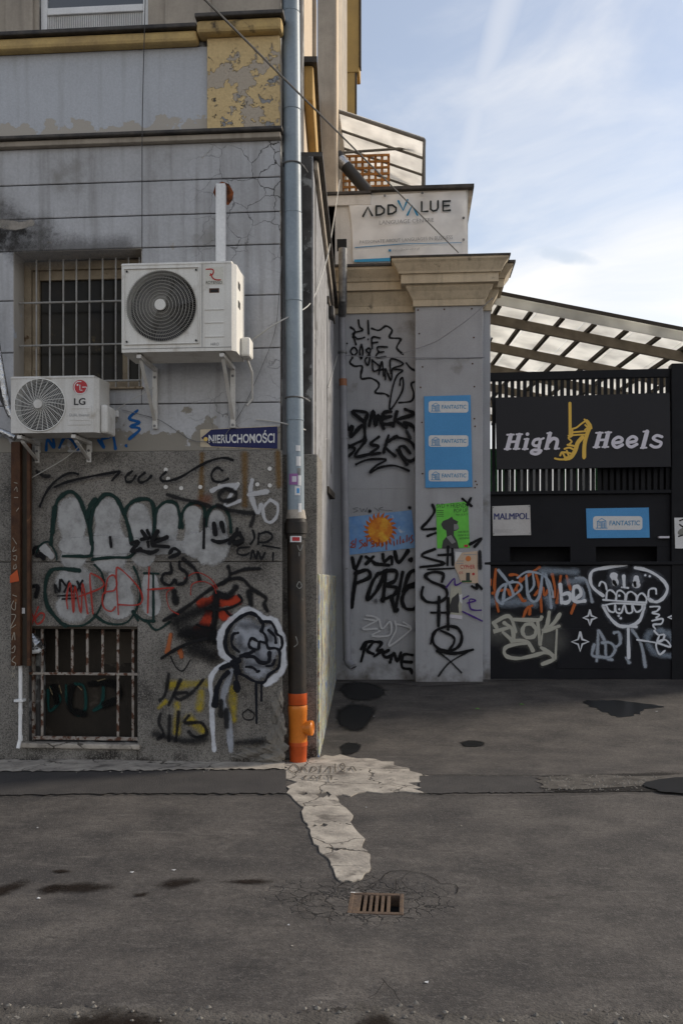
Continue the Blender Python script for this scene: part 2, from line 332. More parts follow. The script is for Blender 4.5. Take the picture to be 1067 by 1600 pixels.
M['gate'] = mat('grey_painted_wall', (.41,.415,.435), (.35,.353,.367), .8, 1.4, [((.12,.11,.10), 3, .47, .25, .95, .15, None, None), ((.22,.215,.205), 2.2, .62, .12), ((.20,.20,.20), 6, .72, .03)], .15, 60, streak=((.2,.2,.2), .25))
M['stone'] = mat('cream_cornice', (.62,.53,.39), (.50,.425,.315), .85, 3, [((.06,.05,.045), 4.5, .65, .1)], .25, 50, streak=((.16,.13,.10), .45))
M['white_wall'] = mat('white_render', (.72,.70,.665), (.63,.61,.575), .85, 2, None, .15, 50, streak=((.3,.27,.22), .3))
M['ac'] = mat('aged_white_enamel', (.78,.765,.71), (.72,.70,.65), .45, 3, [((.30,.25,.19), 4, .62, .16)], .03, 80, streak=((.38,.33,.26), .5))
M['ac2'] = mat('white_enamel', (.70,.69,.66), (.58,.56,.52), .45, 3, [((.32,.28,.22), 4, .62, .16)], .03, 80, streak=((.36,.33,.28), .5))
M['wire'] = plain('guard_wire', (.33,.315,.28), .5)
M['wire2'] = plain('pale_guard_wire', (.66,.65,.61), .5)
M['dark'] = plain('dark_recess', (.012,.012,.012), .8)
M['fanblade'] = plain('fan_blade_plastic', (.03,.03,.032), .5)
M['blue_pipe'] = mat('blue_grey_painted_pipe', (.29,.345,.39), (.23,.28,.32), .42, 2.5, [((.10,.10,.10), 6, .68, .05), ((.33,.33,.32), 12, .70, .03, 2.4, 1.9, None, None)], .08, 50, streak=((.12,.14,.15), .4))
M['iron'] = mat('rusty_black_cast_iron', (.016,.015,.014), (.035,.024,.016), .55, 6, [((.12,.11,.10), 10, .70, .03)], .3, 50)
M['orange'] = mat('orange_pvc', (.62,.19,.025), (.55,.16,.02), .35, 4, [((.25,.09,.03), 6, .68, .1)], .03, 60)
M['redorange'] = mat('red_orange_pvc', (.52,.085,.015), (.43,.07,.015), .4, 4, None, .03, 60)
M['grey_pipe'] = mat('grey_pvc_pipe', (.29,.29,.31), (.23,.23,.245), .45, 3, [((.1,.1,.1), 7, .68, .05)], .05, 60)
M['zinc'] = mat('weathered_zinc', (.26,.26,.26), (.10,.10,.10), .5, 8, None, .15, 50, metal=.3)
M['copper'] = mat('copper_band', (.35,.15,.07), (.25,.1,.05), .5, 8)
M['wood_frame'] = mat('old_painted_timber', (.33,.27,.19), (.24,.19,.13), .8, 6, [((.10,.06,.03), 9, .62, .05)], .3, 60)
M['bar'] = mat('chipped_white_bar', (.36,.33,.29), (.24,.20,.17), .6, 12, [((.08,.032,.016), 16, .50, .05)], .3, 80)
M['bar_grey'] = mat('grey_painted_bar', (.36,.35,.33), (.28,.265,.24), .6, 9, [((.16,.08,.04), 12, .66, .05)], .15, 80)
def glassmat(name, c, r=.04):
    m = plain(name, c, r); m.node_tree.nodes['Principled BSDF'].inputs['Specular IOR Level'].default_value = .6
    t = m.node_tree; n = t.nodes.new('ShaderNodeTexNoise'); n.inputs['Scale'].default_value = 3; b = t.nodes.new('ShaderNodeBump'); b.inputs['Strength'].default_value = .05
    t.links.new(n.outputs[0], b.inputs['Height']); t.links.new(b.outputs[0], t.nodes['Principled BSDF'].inputs['Normal']); return m
M['glass'] = mat('painted_reflection_glass', (.010,.010,.010), (.022,.018,.012), .18, 5, [((.10,.075,.035), 7, .64, .10)], .05, 6, spec=.12)  # warm blotches painted into the dark base colour in place of reflected trees
M['pvc'] = mat('white_pvc_frame', (.82,.82,.81), (.76,.76,.75), .4, 3, None, .02)
M['rust'] = mat('rusty_brown_steel', (.10,.045,.02), (.05,.022,.012), .75, 7, [((.16,.08,.04), 9, .62, .08)], .4, 60)
M['boards'] = mat('dirty_brown_panel', (.030,.023,.016), (.018,.014,.010), .7, 3, [((.13,.11,.09), 2.5, .63, .12)], .2, 40)
M['concrete'] = mat('pale_concrete', (.44,.395,.335), (.24,.215,.185), .9, 5, [((.12,.105,.09), 4, .56, .12), ((.06,.052,.045), 11, .62, .06)], .6, 45, extra=cracks(1.6, .012, (.07,.06,.05)))
M['rubble'] = mat('crumbled_render', (.24,.22,.19), (.14,.13,.115), .95, 6, None, .8, 35)
M['black'] = mat('black_painted_wall', (.008,.0085,.012), (.012,.0125,.016), .5, 2, [((.035,.035,.037), 4, .68, .1)], .15, 50, spec=.15)
M['black_wood'] = mat('black_painted_timber', (.007,.0075,.010), (.011,.0115,.014), .5, 5, None, .15, 60, spec=.15)
M['signblack'] = mat('charcoal_sign_face', (.016,.016,.020), (.019,.019,.023), .45, 1, None, 0, spec=.2)
M['timber'] = mat('weathered_timber', (.26,.22,.17), (.18,.15,.115), .85, 5, None, .3, 40)
M['dark_timber'] = mat('dark_purlin', (.07,.058,.045), (.05,.04,.03), .85, 5, None, .2, 40)
M['trellis'] = mat('orange_stained_wood', (.50,.22,.06), (.42,.18,.05), .7, 6)
M['steel'] = mat('painted_steel_frame', (.20,.19,.17), (.15,.14,.13), .5, 6)
def sheetmat(name, c, a):
    m = bpy.data.materials.new(name); m.use_nodes = True; t = m.node_tree; o = t.nodes['Material Output']; p = t.nodes['Principled BSDF']
    p.inputs['Base Color'].default_value = (*c, 1); p.inputs['Roughness'].default_value = .4
    g = t.nodes.new('ShaderNodeNewGeometry'); n = t.nodes.new('ShaderNodeTexNoise'); n.inputs['Scale'].default_value = 2.5; n.inputs['Detail'].default_value = 6; t.links.new(g.outputs['Position'], n.inputs[0])
    r = t.nodes.new('ShaderNodeValToRGB'); r.color_ramp.elements[0].position = .3; r.color_ramp.elements[0].color = (*[x*.75 for x in c], 1); r.color_ramp.elements[1].position = .6; r.color_ramp.elements[1].color = (*c, 1)
    t.links.new(n.outputs[0], r.inputs[0]); tl = t.nodes.new('ShaderNodeBsdfTranslucent'); t.links.new(r.outputs[0], tl.inputs[0]); t.links.new(r.outputs[0], p.inputs['Base Color'])
    mx = t.nodes.new('ShaderNodeMixShader'); mx.inputs[0].default_value = a; t.links.new(p.outputs[0], mx.inputs[1]); t.links.new(tl.outputs[0], mx.inputs[2]); t.links.new(mx.outputs[0], o.inputs[0]); return m
M['sheet'] = sheetmat('milky_polycarbonate', (.95,.94,.90), .8)
M['awning'] = sheetmat('white_awning_sheet', (.95,.93,.89), .8)
M['banner'] = sheetmat('white_banner_cloth', (.88,.875,.86), .15)
M['blue'] = mat('sky_blue_board', (.08,.31,.62), (.07,.28,.57), .5, 2, None, 0)
M['white'] = mat('white_print', (.68,.68,.68), (.64,.64,.64), .5, 5, None, 0)
M['ink'] = plain('black_ink', (.018,.018,.02), .6)
M['grey_ink'] = plain('grey_ink', (.28,.28,.28), .6)
M['blue_ink'] = plain('blue_ink', (.03,.22,.42), .6)
M['navy'] = mat('navy_enamel', (.007,.010,.085), (.006,.009,.07), .5, 3, None, 0)
M['gold'] = plain('gold_vinyl', (.62,.42,.10), .5)
M['lilac'] = plain('pale_lilac_vinyl', (.55,.53,.58), .5)
M['red'] = plain('red_print', (.40,.012,.018), .5)
M['cable'] = plain('black_cable', (.03,.028,.026), .6)
M['white_cable'] = plain('white_cable', (.42,.41,.38), .6)
M['foil'] = mat('crumpled_foil', (.62,.62,.62), (.4,.4,.4), .25, 12, None, 1.0, 30, metal=.9)

# ------------------------------------------------------------------ main planes
FW = Plane(0, 8.0)                       # street front of the corner building
GW = Plane(0, 13.0)                      # gate wall
PIL = Plane(0, 12.8)                     # face of the gate pier
xf = GW.at(757, 905).x
FE = Plane(xf, 13.06, -0.028)            # black fence, its right end a little nearer
UC = FW.u(438)                           # right corner of the street front

# ------------------------------------------------------------------ ground
def gz(x, y):
    h = 0.0
    t = min(max((y-8.7)/4.3, 0), 1.3); h += .205*t*(1+.05*x)
    e = min(1, max(0, (7.7-y)/1.5)) if y < 8.2 else 0
    h += e*(.012*math.sin(x*1.3+y*.7)+.010*math.sin(x*.6-y*1.9+1)+.004*math.sin(4*x+2.7*y))
    h -= .025*math.exp(-(((x-.0)/.7)**2+((y-4.65)/.5)**2))
    return h
def G(px, py, lift=0):
    r = ray(px, py); c = Vector((0, 0, CAMZ)); t = CAMZ/-r.z
    for _ in range(12): p = c+r*t; t += (p.z-gz(p.x, p.y)-lift)/-r.z*.8
    p = c+r*t; return Vector((p.x, p.y, gz(p.x, p.y)+lift))
def asphalt_extra(t, g, col, height, mixc, mr, noise, mul):
    # crazed cracks round the drain
    gc = G(590, 1412); 
    sb = t.nodes.new('ShaderNodeVectorMath'); sb.operation = 'SUBTRACT'; t.links.new(g.outputs['Position'], sb.inputs[0]); sb.inputs[1].default_value = (gc.x-.09, gc.y+.02, 0)
    sc = t.nodes.new('ShaderNodeVectorMath'); sc.operation = 'MULTIPLY'; t.links.new(sb.outputs[0], sc.inputs[0]); sc.inputs[1].default_value = (1/.52, 1/.36, 0)
    ln = t.nodes.new('ShaderNodeVectorMath'); ln.operation = 'LENGTH'; t.links.new(sc.outputs[0], ln.inputs[0])
    ad = t.nodes.new('ShaderNodeMath'); ad.operation = 'MULTIPLY_ADD'; t.links.new(noise(5, 3).outputs[0], ad.inputs[0]); ad.inputs[1].default_value = .9; t.links.new(ln.outputs['Value'], ad.inputs[2])
    ns = noise(9, 3); av = t.nodes.new('ShaderNodeVectorMath'); av.operation = 'MULTIPLY_ADD'; t.links.new(ns.outputs['Color'], av.inputs[0]); av.inputs[1].default_value = (.1, .1, .1); t.links.new(g.outputs['Position'], av.inputs[2])
    v = t.nodes.new('ShaderNodeTexVoronoi'); v.feature = 'DISTANCE_TO_EDGE'; v.inputs['Scale'].default_value = 11; t.links.new(av.outputs[0], v.inputs[0])
    f = mul(mr(v.outputs['Distance'], .055, .015), mr(ad.outputs[0], 1.45, 1.2))
    col = mixc(f, col, (.008, .007, .006))
    a = t.nodes.new('ShaderNodeMath'); a.operation = 'MULTIPLY_ADD'; t.links.new(f, a.inputs[0]); a.inputs[1].default_value = -3; t.links.new(height, a.inputs[2])
    mid = noise(26, 5, None, .75); col = mixc(mul(mr(mid.outputs[0], .50, .66), .45), col, (.024, .022, .021)); col = mixc(mul(mr(mid.outputs[0], .46, .32), .3), col, (.18, .165, .152))
    pat = noise(.75, 7, None, .65); col = mixc(mul(mr(pat.outputs[0], .52, .64), .75), col, (.034, .031, .030))
    scf = noise(1, 6, (2.2, 9, 1), .7); col = mixc(mul(mr(scf.outputs[0], .58, .74), .55), col, (.18, .162, .145)); col = mixc(mul(mr(scf.outputs[0], .42, .30), .8), col, (.03, .026, .023))
    # pale grit
    w = t.nodes.new('ShaderNodeTexVoronoi'); w.inputs['Scale'].default_value = 95; t.links.new(g.outputs['Position'], w.inputs[0])
    s = t.nodes.new('ShaderNodeSeparateColor'); t.links.new(w.outputs['Color'], s.inputs[0])
    col = mixc(mul(mr(s.outputs[0], .86, .92), .3), col, (.15, .137, .125)); col = mixc(mul(mr(s.outputs[1], .8, .9), .45), col, (.03, .028, .027))
    return col, a.outputs[0]
M['asphalt'] = mat('old_asphalt', (.102,.090,.080), (.048,.043,.040), .85, 2.2, [((.135,.12,.105), 7, .70, .06), ((.11,.098,.086), .9, .56, .15), ((.032,.029,.027), 1.1, .62, .12), ((.022,.018,.014), 2.4, .70, .05)], .55, 110, extra=asphalt_extra)
M['asphalt_dark'] = mat('patched_asphalt', (.042,.039,.038), (.06,.055,.052), .9, 3, [((.12,.11,.10), 30, .70, .04)], .7, 90)
M['verge'] = mat('gritty_dirt', (.12,.108,.095), (.05,.044,.038), .95, 7, [((.20,.185,.165), 26, .62, .03), ((.03,.026,.022), 9, .6, .06)], 1.0, 60)
gA, gB = G(543, 1427), G(632, 1398)      # drain cell
gx0, gx1, gy0, gy1 = G(545, 1412).x, G(630, 1412).x, gA.y, gB.y
def axis(lo, hi, step, cuts):
    r = list(cuts); v = lo
    while v <= hi:
        if all(abs(v-c) > step*.35 for c in cuts): r.append(v)
        v += step
    return sorted(r)
xs = axis(-4.8, 8, .16, [gx0, gx1]); ys = axis(1.2, 14, .12, [gy0, gy1])
xs = [-400, -120, -40, -14, -8]+xs+[11, 16, 40, 120, 400]; ys = [-400, -100, -30, -10, -3, -.5]+ys+[18, 30, 100, 400]
mb = MB(); vs = [(x, y, gz(x, y) if abs(x) < 9 and 1 < y < 15 else gz(max(-8, min(8, x)), max(1.2, min(14, y)))) for y in ys for x in xs]; nx = len(xs)
fs = [(j*nx+i, j*nx+i+1, (j+1)*nx+i+1, (j+1)*nx+i) for j in range(len(ys)-1) for i in range(nx-1) if not (gx0-1e-6 <= xs[i] < gx1-1e-6 and gy0-1e-6 <= ys[j] < gy1-1e-6)]
struct(mb.add(vs, fs).build('road', M['asphalt'], smooth=True), 'worn grey brown asphalt of the street and drive')
def blob(name, pts, m, lift, kind=None, rag=.25, label=None, th=0, sub=5):
    """flat patch lying on the ground with a ragged outline, built as a fan of rings that follows the ground"""
    P = smooth_line(list(pts)+[pts[0]], sub)[:-1]; cx = sum(p[0] for p in P)/len(P); cy = sum(p[1] for p in P)/len(P); vs = []; R = 5; rnd = random.Random(len(pts)*31+int(cx)); k = len(P)
    f1, f2 = rnd.uniform(0, 6), rnd.uniform(0, 6); jit = [1+rag*(.22*(rnd.random()-.5)+.07*math.sin(i*.9+f1)+.06*math.sin(i*2.3+f2)) for i in range(len(P))]
    for r in range(1, R+1):
        for (x, y), j in zip(P, jit): q = r/R*(j if r == R else 1); vs.append(G(cx+(x-cx)*q, cy+(y-cy)*q, lift*(1 if r < R or not th else 1)))
    vs.append(G(cx, cy, lift)); c = len(vs)-1
    fs = [(c, i, (i+1) % k) for i in range(k)]+[(r*k+i, (r+1)*k+i, (r+1)*k+(i+1) % k, r*k+(i+1) % k) for r in range(R-1) for i in range(k)]
    if th: 
        b = len(vs); vs += [vs[(R-1)*k+i]-Vector((0, 0, th)) for i in range(k)]; fs += [((R-1)*k+i, b+i, b+(i+1) % k, (R-1)*k+(i+1) % k) for i in range(k)]
    uv = [(r/R, 0) for r in range(1, R+1) for _ in P]+[(0, 0)]+[(1, 0)]*(k if th else 0)
    o = MB().add(vs, fs, None if th else uv).build(name, m)
    return struct(o, label, kind or 'structure')
# strips at the wall foot and across the drive mouth
def strip(name, top, bot, m, lift, label, n=120, rag=1.2):
    rnd = random.Random(int(top[0][1])); vs = []
    def yy(l, x):
        for (a, b), (c, d) in zip(l, l[1:]):
            if a <= x <= c: return b+(d-b)*(x-a)/(c-a)
        return l[-1][1]
    x0, x1 = top[0][0], top[-1][0]
    for i in range(n+1):
        x = x0+(x1-x0)*i/n; a = yy(top, x)+rag*(rnd.random()-.5)*2; b = yy(bot, x)+rag*(rnd.random()-.5)*2
        for q in (0, .33, .66, 1): vs.append(G(x, a+(b-a)*q, lift))
        vs.append(G(x, b+.5, -.01))
    fs = [(i*5+j, i*5+j+1, i*5+j+6, i*5+j+5) for i in range(n) for j in range(4)]
    return struct(MB().add(vs, fs).build(name, m), label)
strip('pavement', [(-330, 1208), (200, 1204), (447, 1203)], [(-330, 1247), (200, 1240), (447, 1240)], M['asphalt_dark'], .010, 'dark patched asphalt strip along the building')
strip('pavement', [(655, 1212), (840, 1213), (1250, 1208)], [(655, 1240), (840, 1238), (1250, 1232)], M['asphalt_dark'], .008, 'dark gravelly seam across the mouth of the drive')
M['wetk'] = plain('standing_water', (.004,.004,.004), .45)
for pts, l in (([(838, 1216), (900, 1211), (1010, 1213), (1080, 1210), (1085, 1226), (1000, 1228), (900, 1234), (850, 1230)], .012),):
    blob('kerb_hollow', [(828, 1214), (850, 1210), (950, 1208), (1090, 1206), (1100, 1236), (980, 1238), (860, 1240), (836, 1230)], spray((.012,.010,.009), .35, .97, .8, .2), .009, 'stuff', .6, 'dark hollow in the broken seam')
    blob('kerb_hollow', [(1005, 1226), (1030, 1218), (1090, 1216), (1100, 1238), (1040, 1238)], M['wetk'], .018, 'stuff', .5, 'black water standing in the broken seam')
    blob('kerb_rubble', pts, M['verge'], l, label='broken gravelly kerb stones in the seam', rag=.5)
strip('wall_footing', [(-330, 1190), (100, 1187), (180, 1184), (445, 1184)], [(-330, 1208), (200, 1204), (445, 1201)], M['concrete'], .018, 'pale concrete footing along the wall', rag=1.2)
strip('dirt_verge', [(-330, 1585), (100, 1572), (300, 1578), (450, 1588), (560, 1566), (700, 1590), (1067, 1580), (1300, 1580)], [(-330, 1760), (1300, 1760)], M['verge'], .010, 'gritty dirt edge at the near side of the street', n=260, rag=6)
# mortar repair leading to the drain, four slabs
for pts in ([(438,1196), (470,1186), (520,1182), (585,1187), (645,1200), (656,1222), (648,1236), (560,1240), (505,1243), (455,1237), (446,1215)],
            [(452,1238), (505,1245), (522,1243), (540,1262), (548,1288), (520,1287), (484,1290), (470,1262)],
            [(483,1292), (520,1289), (550,1291), (566,1322), (530,1326), (498,1322)],
            [(499,1324), (530,1328), (568,1324), (577,1362), (560,1372), (534,1377), (516,1352)]):
    blob('mortar_repair', pts, M['concrete'], .008, rag=.9, th=.02, label='pale cracked mortar slab laid between pipe and drain')
M['wet'] = spray((.003,.003,.0035), .35, 1.0, .5, .2)
for pts in ([(524,1078), (535,1066), (570,1064), (606,1076), (602,1090), (570,1098), (540,1094)], [(523,1108), (545,1097), (575,1099), (592,1108), (585,1122), (574,1140), (555,1148), (530,1140), (520,1125)],
            [(528,1166), (545,1159), (566,1163), (560,1176), (535,1182)]):
    blob('oil_stain', pts, M['wet'], .004, 'stuff', 1.0, 'black oily stain beside the corner')
blob('oil_stain', [(715,1160), (735,1156), (760,1160), (752,1167), (725,1168)], M['wet'], .004, 'stuff', .8, 'small dark stain in the middle of the drive')
M['water'] = plain('puddle_water', (.003,.003,.003), .3)
blob('puddle', [(914,1096), (940,1094), (985,1097), (1034,1104), (1005,1109), (995,1117), (965,1121), (945,1112), (925,1105)], M['water'], .004, 'stuff', .8, 'shallow dark puddle in front of the black wall')
M['damp'] = spray((.014,.009,.006), .8, 1.0, .7, .15, .35)
for pts in ([(-60,1398), (10,1380), (45,1370), (60,1378), (30,1392), (0,1405), (-60,1415)], [(50,1390), (90,1378), (108,1382), (95,1396), (60,1400)], [(232,1386), (260,1372), (300,1370), (325,1374), (300,1384), (262,1392)], [(205,1397), (235,1393), (230,1401), (208,1403)], [(60,1386), (130,1376), (200,1384), (150,1396), (90,1398)], [(120,1362), (100,1358), (75,1361), (90,1366)], [(330,1378), (400,1372), (440,1378), (390,1384)]):
    blob('damp_patch', pts, M['damp'], .004, 'stuff', 1.6, 'dark damp dirt smear on the street')
for i, (pts) in enumerate(([(70,1590), (150,1576), (240,1580), (290,1592), (280,1640), (80,1640)], [(555,1588), (590,1574), (620,1585), (640,1640), (530,1640)])):
    blob('damp_patch', pts, M['damp'], .014, 'stuff', 1.2, 'dark wet hollow at the near street edge')
class GroundSheet:
    n = Vector((0, 0, 1)); d = Vector((1, 0, 0))
    def at(s, px, py, off=0): return G(px, py, off)
gt = Tag(GroundSheet(), .004, (400, 1260, 1.6)); ck = spray((.006,.005,.005), .5, .95)
gt.c((500, 1340, 4.446))
gt(ck, 8, [(425,150),(450,120),(490,97),(560,90),(640,95),(700,105),(760,135),(805,155),(835,183),(900,183),(945,195),(957,215),(948,252)], [(0,205),(60,202),(120,210),(185,213),(230,235),(270,210),(330,203),(400,208),(445,220),(520,225),(560,240)], [(120,205),(160,180),(260,150),(300,128),(340,130)], smooth=False)
gt(ck, 5, [(180,213),(183,250),(200,262)], [(230,240),(265,235),(320,250)], [(265,190),(300,220),(325,252)], [(330,203),(385,170),(430,152),(520,152),(560,160),(605,215)], [(527,160),(525,222)], [(560,158),(600,115),(630,98)], [(0,240),(60,260),(110,300),(180,310)], [(60,225),(110,262),(180,262)], [(0,300),(50,310),(100,345),(185,350)], [(10,270),(40,300),(90,330)], [(80,375),(60,430),(75,470),(40,485)], [(300,405),(335,450)], [(590,280),(620,290),(605,330)], [(605,215),(640,235),(665,240)], [(380,490),(425,470),(480,445)], [(0,330),(60,350),(130,372)], [(110,262),(130,235),(120,210)], [(260,150),(265,190)], [(-160,330),(-120,280),(-60,250),(0,240)], [(-180,400),(-100,380),(-40,400),(20,390)], [(-160,330),(-150,380),(-110,430),(-60,460)], [(-60,250),(-70,310),(-20,350),(0,330)], [(-120,280),(-130,340),(-70,370)], smooth=False)
gt.c((400, 1260, 1.6))(ck, 2.5, [(315,432),(330,450),(345,462),(352,478),(362,490)], [(300,470),(312,452),(320,440)], [(280,480),(300,470)], smooth=False)
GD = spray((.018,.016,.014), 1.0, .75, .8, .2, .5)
for m_, mb_ in gt.mb.items(): struct(mb_.build('asphalt_crack', m_), 'dark open crack in the asphalt round the drain', 'stuff')
gt = Tag(GroundSheet(), .014, (400, 1060, 1.6)); ck = spray((.07,.06,.05), .3, .9)
gt(ck, 3.5, [(80,228),(95,215),(108,228),(95,236),(80,228)], [(112,234),(118,222),(128,234)], [(135,235),(142,220),(152,228),(140,235)], [(160,236),(162,218)], [(172,234),(184,220),(186,236)], [(198,214),(198,234)], [(192,224),(206,222)], [(212,232),(222,222),(216,212),(210,222),(222,232)], [(232,232),(240,220),(250,232)], [(118,248),(126,243),(120,252),(130,252)], [(136,252),(142,243),(150,250),(138,252)], [(156,246),(163,242),(158,253),(168,252)], [(176,243),(180,249),(190,248)], [(188,243),(188,254)], [(90,240),(260,238)])
for m_, mb_ in gt.mb.items(): struct(mb_.build('scratched_writing', m_), 'name and year scratched into the pale mortar', 'stuff')
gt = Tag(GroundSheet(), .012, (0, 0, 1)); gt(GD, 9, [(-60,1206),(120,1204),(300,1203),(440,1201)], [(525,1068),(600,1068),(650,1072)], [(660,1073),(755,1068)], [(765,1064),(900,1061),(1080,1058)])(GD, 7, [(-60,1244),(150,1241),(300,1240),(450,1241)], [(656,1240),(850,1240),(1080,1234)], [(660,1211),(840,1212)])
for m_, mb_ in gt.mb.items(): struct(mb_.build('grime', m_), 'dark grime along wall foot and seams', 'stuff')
# drain grate
g0 = thing('drain_grate', 'small rusty iron drain grate set in cracked asphalt', 'drain', (.5*(gx0+gx1), .5*(gy0+gy1), -.02))
zt = gz(.5*(gx0+gx1), .5*(gy0+gy1)); gm = M['gr'] = mat('rusty_cast_iron', (.13,.085,.055), (.08,.055,.04), .8, 14, None, .5, 60)
MB().abox(gx0-.01, gx1+.01, gy0, gy1, zt-.12, zt-.055).build('pit', plain('drain_darkness', (.002,.002,.002), 1), g0)
w = MB(); t_ = .012
w.abox(gx0-.002, gx0+.02, gy0, gy1, zt-.28, zt+.006); w.abox(gx1-.02, gx1+.002, gy0, gy1, zt-.28, zt+.006); w.abox(gx0+.02, gx1-.02, gy0-.002, gy0+.03, zt-.28, zt+.006); w.abox(gx0+.02, gx1-.02, gy1-.03, gy1+.002, zt-.28, zt+.006); w.build('frame', gm, g0, bevel=.004)
gu = lambda c: gx0+(gx1-gx0)*(c-200)/390.0
for a_, b_ in ((218, 284), (303, 327), (346, 368), (387, 410), (430, 453), (472, 496)): MB().abox(gu(a_), gu(b_), gy0+.03, gy1-.03, zt-.05, zt+.003).build('bar', gm, g0, bevel=.002)
rb = random.Random(11); gm_ = MB()
for i in range(300):
    px, py = (rb.uniform(845, 1030), rb.uniform(1212, 1236)) if i < 150 else (rb.uniform(-40, 1100), rb.uniform(1566, 1600))
    if i >= 220: px, py = rb.uniform(0, 445), rb.uniform(1186, 1208)
    p = G(px, py, .012); r_ = rb.uniform(.004, .014); a = rb.uniform(0, 6)
    gm_.add([p+Vector((r_*math.cos(a+q*1.257)*rb.uniform(.7, 1.2), r_*math.sin(a+q*1.257)*rb.uniform(.7, 1.2), 0)) for q in range(5)]+[p+Vector((0, 0, r_*rb.uniform(.5, 1)))], [(q, (q+1) % 5, 5) for q in range(5)])
struct(gm_.build('gravel', M['rubble']), 'loose grey grit along the broken edges', 'stuff')
# litter
for i in range(16):
    p = G(random.uniform(20, 1050), random.uniform(1090, 1560), .004); s_ = random.uniform(.005, .011); a = random.uniform(0, 6)
    q = [p+Vector((math.cos(a+j*1.57)*s_*(1+.5*(j % 2)), math.sin(a+j*1.57)*s_, .003*(j % 2))) for j in range(4)]
    o = MB().prism(q, Vector((0, 0, 1)), .002).build('litter_scrap', M['white'] if i % 3 else M['concrete']); tag(o, 'tiny pale scrap of litter lying on the asphalt', 'litter', 'pale scraps on the ground')
lm = plain('leaf_green', (.08,.22,.03), .6)
for px, py in ((746, 1108), (815, 1101)):
    p = G(px, py, .006); tag(MB().prism([p+Vector((.03,0,0)), p+Vector((0,.02,.01)), p+Vector((-.03,.005,0)), p+Vector((0,-.02,.004))], Vector((0,0,1)), .002).build('fallen_leaf', lm), 'small green leaf fallen on the drive', 'leaf', 'fallen green leaves')

# ------------------------------------------------------------------ corner building
B = thing('corner_building', 'grey plastered corner building with graffiti covered aggregate plinth', 'building', (UC-2, 9, 0))
UL = FW.u(-330)
zz = lambda y, px=437: FW.z(y, px)
lv = [zz(y) for y in (219, 277, 331, 382, 461, 544, 629, 704)]
wu0, wu1 = FW.u(22, 500), FW.u(222, 560); wzb = FW.z(606, 150); wzt = lv[3]
gp = .008
def slab(name, u0, u1, z0, z1, o0, o1, m, bev=.008): return MB().box(FW, u0, u1, z0, z1, o0, o1).build(name, m, B, bevel=bev)
core = M['mottled']
# masonry behind the bands (with the window holes left open)
bu0, bu1 = FW.u(45, 1070), FW.u(217, 1070); bz0, bz1 = FW.z(1160, 130), FW.z(979, 130)
for (a, b, c, d) in ((UL, wu0, -.1, zz(46)), (wu1, UC-.02, bz1, zz(46)), (wu0, wu1, wzt, zz(46)), (UL, FW.u(60, 20)-.002, zz(46)+.002, 9), (FW.u(231, 20)+.002, UC-.02, zz(46)+.002, 9), (wu0, wu1, bz1, wzb-.02), (wu1, UC-.02, -.1, bz1), (wu0, bu0, -.1, bz1), (bu1, wu1, -.1, bz1), (bu0, bu1, -.1, bz0)):
    if b > a: MB().box(FW, a, b, c, d, -.45, -.012).build('masonry', core, B)
for i in range(7):
    zt_, zb_ = lv[i], lv[i+1]
    if i < 3: slab('plaster_band', UL, UC, zb_+gp, zt_-.001 if i == 0 else zt_, -.012, .012, M['band'])
    elif i < 6:
        slab('plaster_band', UL, wu0, zb_+gp, zt_, -.012, .012, M['band']); slab('plaster_band', wu1, UC, zb_+gp, zt_, -.012, .012, M['band'])
        if i == 5: slab('plaster_band', wu0+.003, wu1-.003, zb_+gp, wzb-.004, -.012, .0115, M['band'])
    else: low = slab('plaster_band', UL, UC, zb_+.004, zt_, -.012, .012, M['band'])
# plinth in two courses, around the basement window
pz = zz(704); pm = zz(878); P0 = -.08
up = slab('plinth_slab', UL, UC+.02, pm+.002, pz, -.012, .045, M['plinth'], .01)
lo1 = slab('plinth_slab', bu1, UC+.02, P0, pm-.002, -.012, .045, M['plinth'], .01)
lo2 = slab('plinth_slab', UL, bu0, P0, pm-.002, -.012, .0448, M['plinth'], .01)
lo3 = slab('plinth_slab', bu0+.001, bu1-.001, bz1, pm-.002, -.012, .0445, M['plinth'], .01)
slab('plinth_slab', bu0+.001, bu1-.001, P0, bz0-.05, -.012, .0445, M['plinth'], .01)
slab('basement_sill', bu0-.06, bu1+.03, bz0-.05, bz0-.002, -.2, .075, M['concrete'], .012)
# ledge, upper panel, yellow pier, cornice, upper wall
slab('ledge', UL, UC+.01, lv[0]+.001, lv[0]+.05, -.02, .07, M['beige']); slab('ledge_cap', UL, UC+.03, lv[0]+.052, lv[0]+.085, -.02, .11, M['black_cap'], .01)
z2 = lv[0]+.086; zc = zz(82)
pu = FW.u(325, 140)
slab('wall_panel', UL, pu, z2, zz(66), -.03, -.005, M['panel'], .004); slab('painted_pier', pu, UC, z2, zz(58), -.03, .045, M['yellow'], .01)
slab('cornice', UL, pu-.08, zz(66), zz(48), -.03, .09, M['yellow_trim'], .03); slab('cornice_cap', UL, pu-.08, zz(48)+.001, zz(41), -.03, .13, M['black_cap'], .01)
slab('cornice', pu-.079, UC+.03, zz(58), zz(38), -.03, .13, M['yellow_trim'], .03); slab('cornice_cap', pu-.085, UC+.05, zz(38)+.001, zz(31), -.03, .17, M['black_cap'], .01)
uu0, uu1 = FW.u(60, 20), FW.u(231, 20); uz = zz(41)+.002
ztop = zz(-230)
slab('upper_wall', UL, uu0, uz, ztop, -.03, -.003, M['beige'], .004); slab('upper_wall', uu1, UC, zz(31)+.002, ztop, -.03, -.003, M['beige'], .004)
slab('upper_wall', uu1, pu-.086, uz, zz(31)+.001, -.03, -.0035, M['beige'], .004)
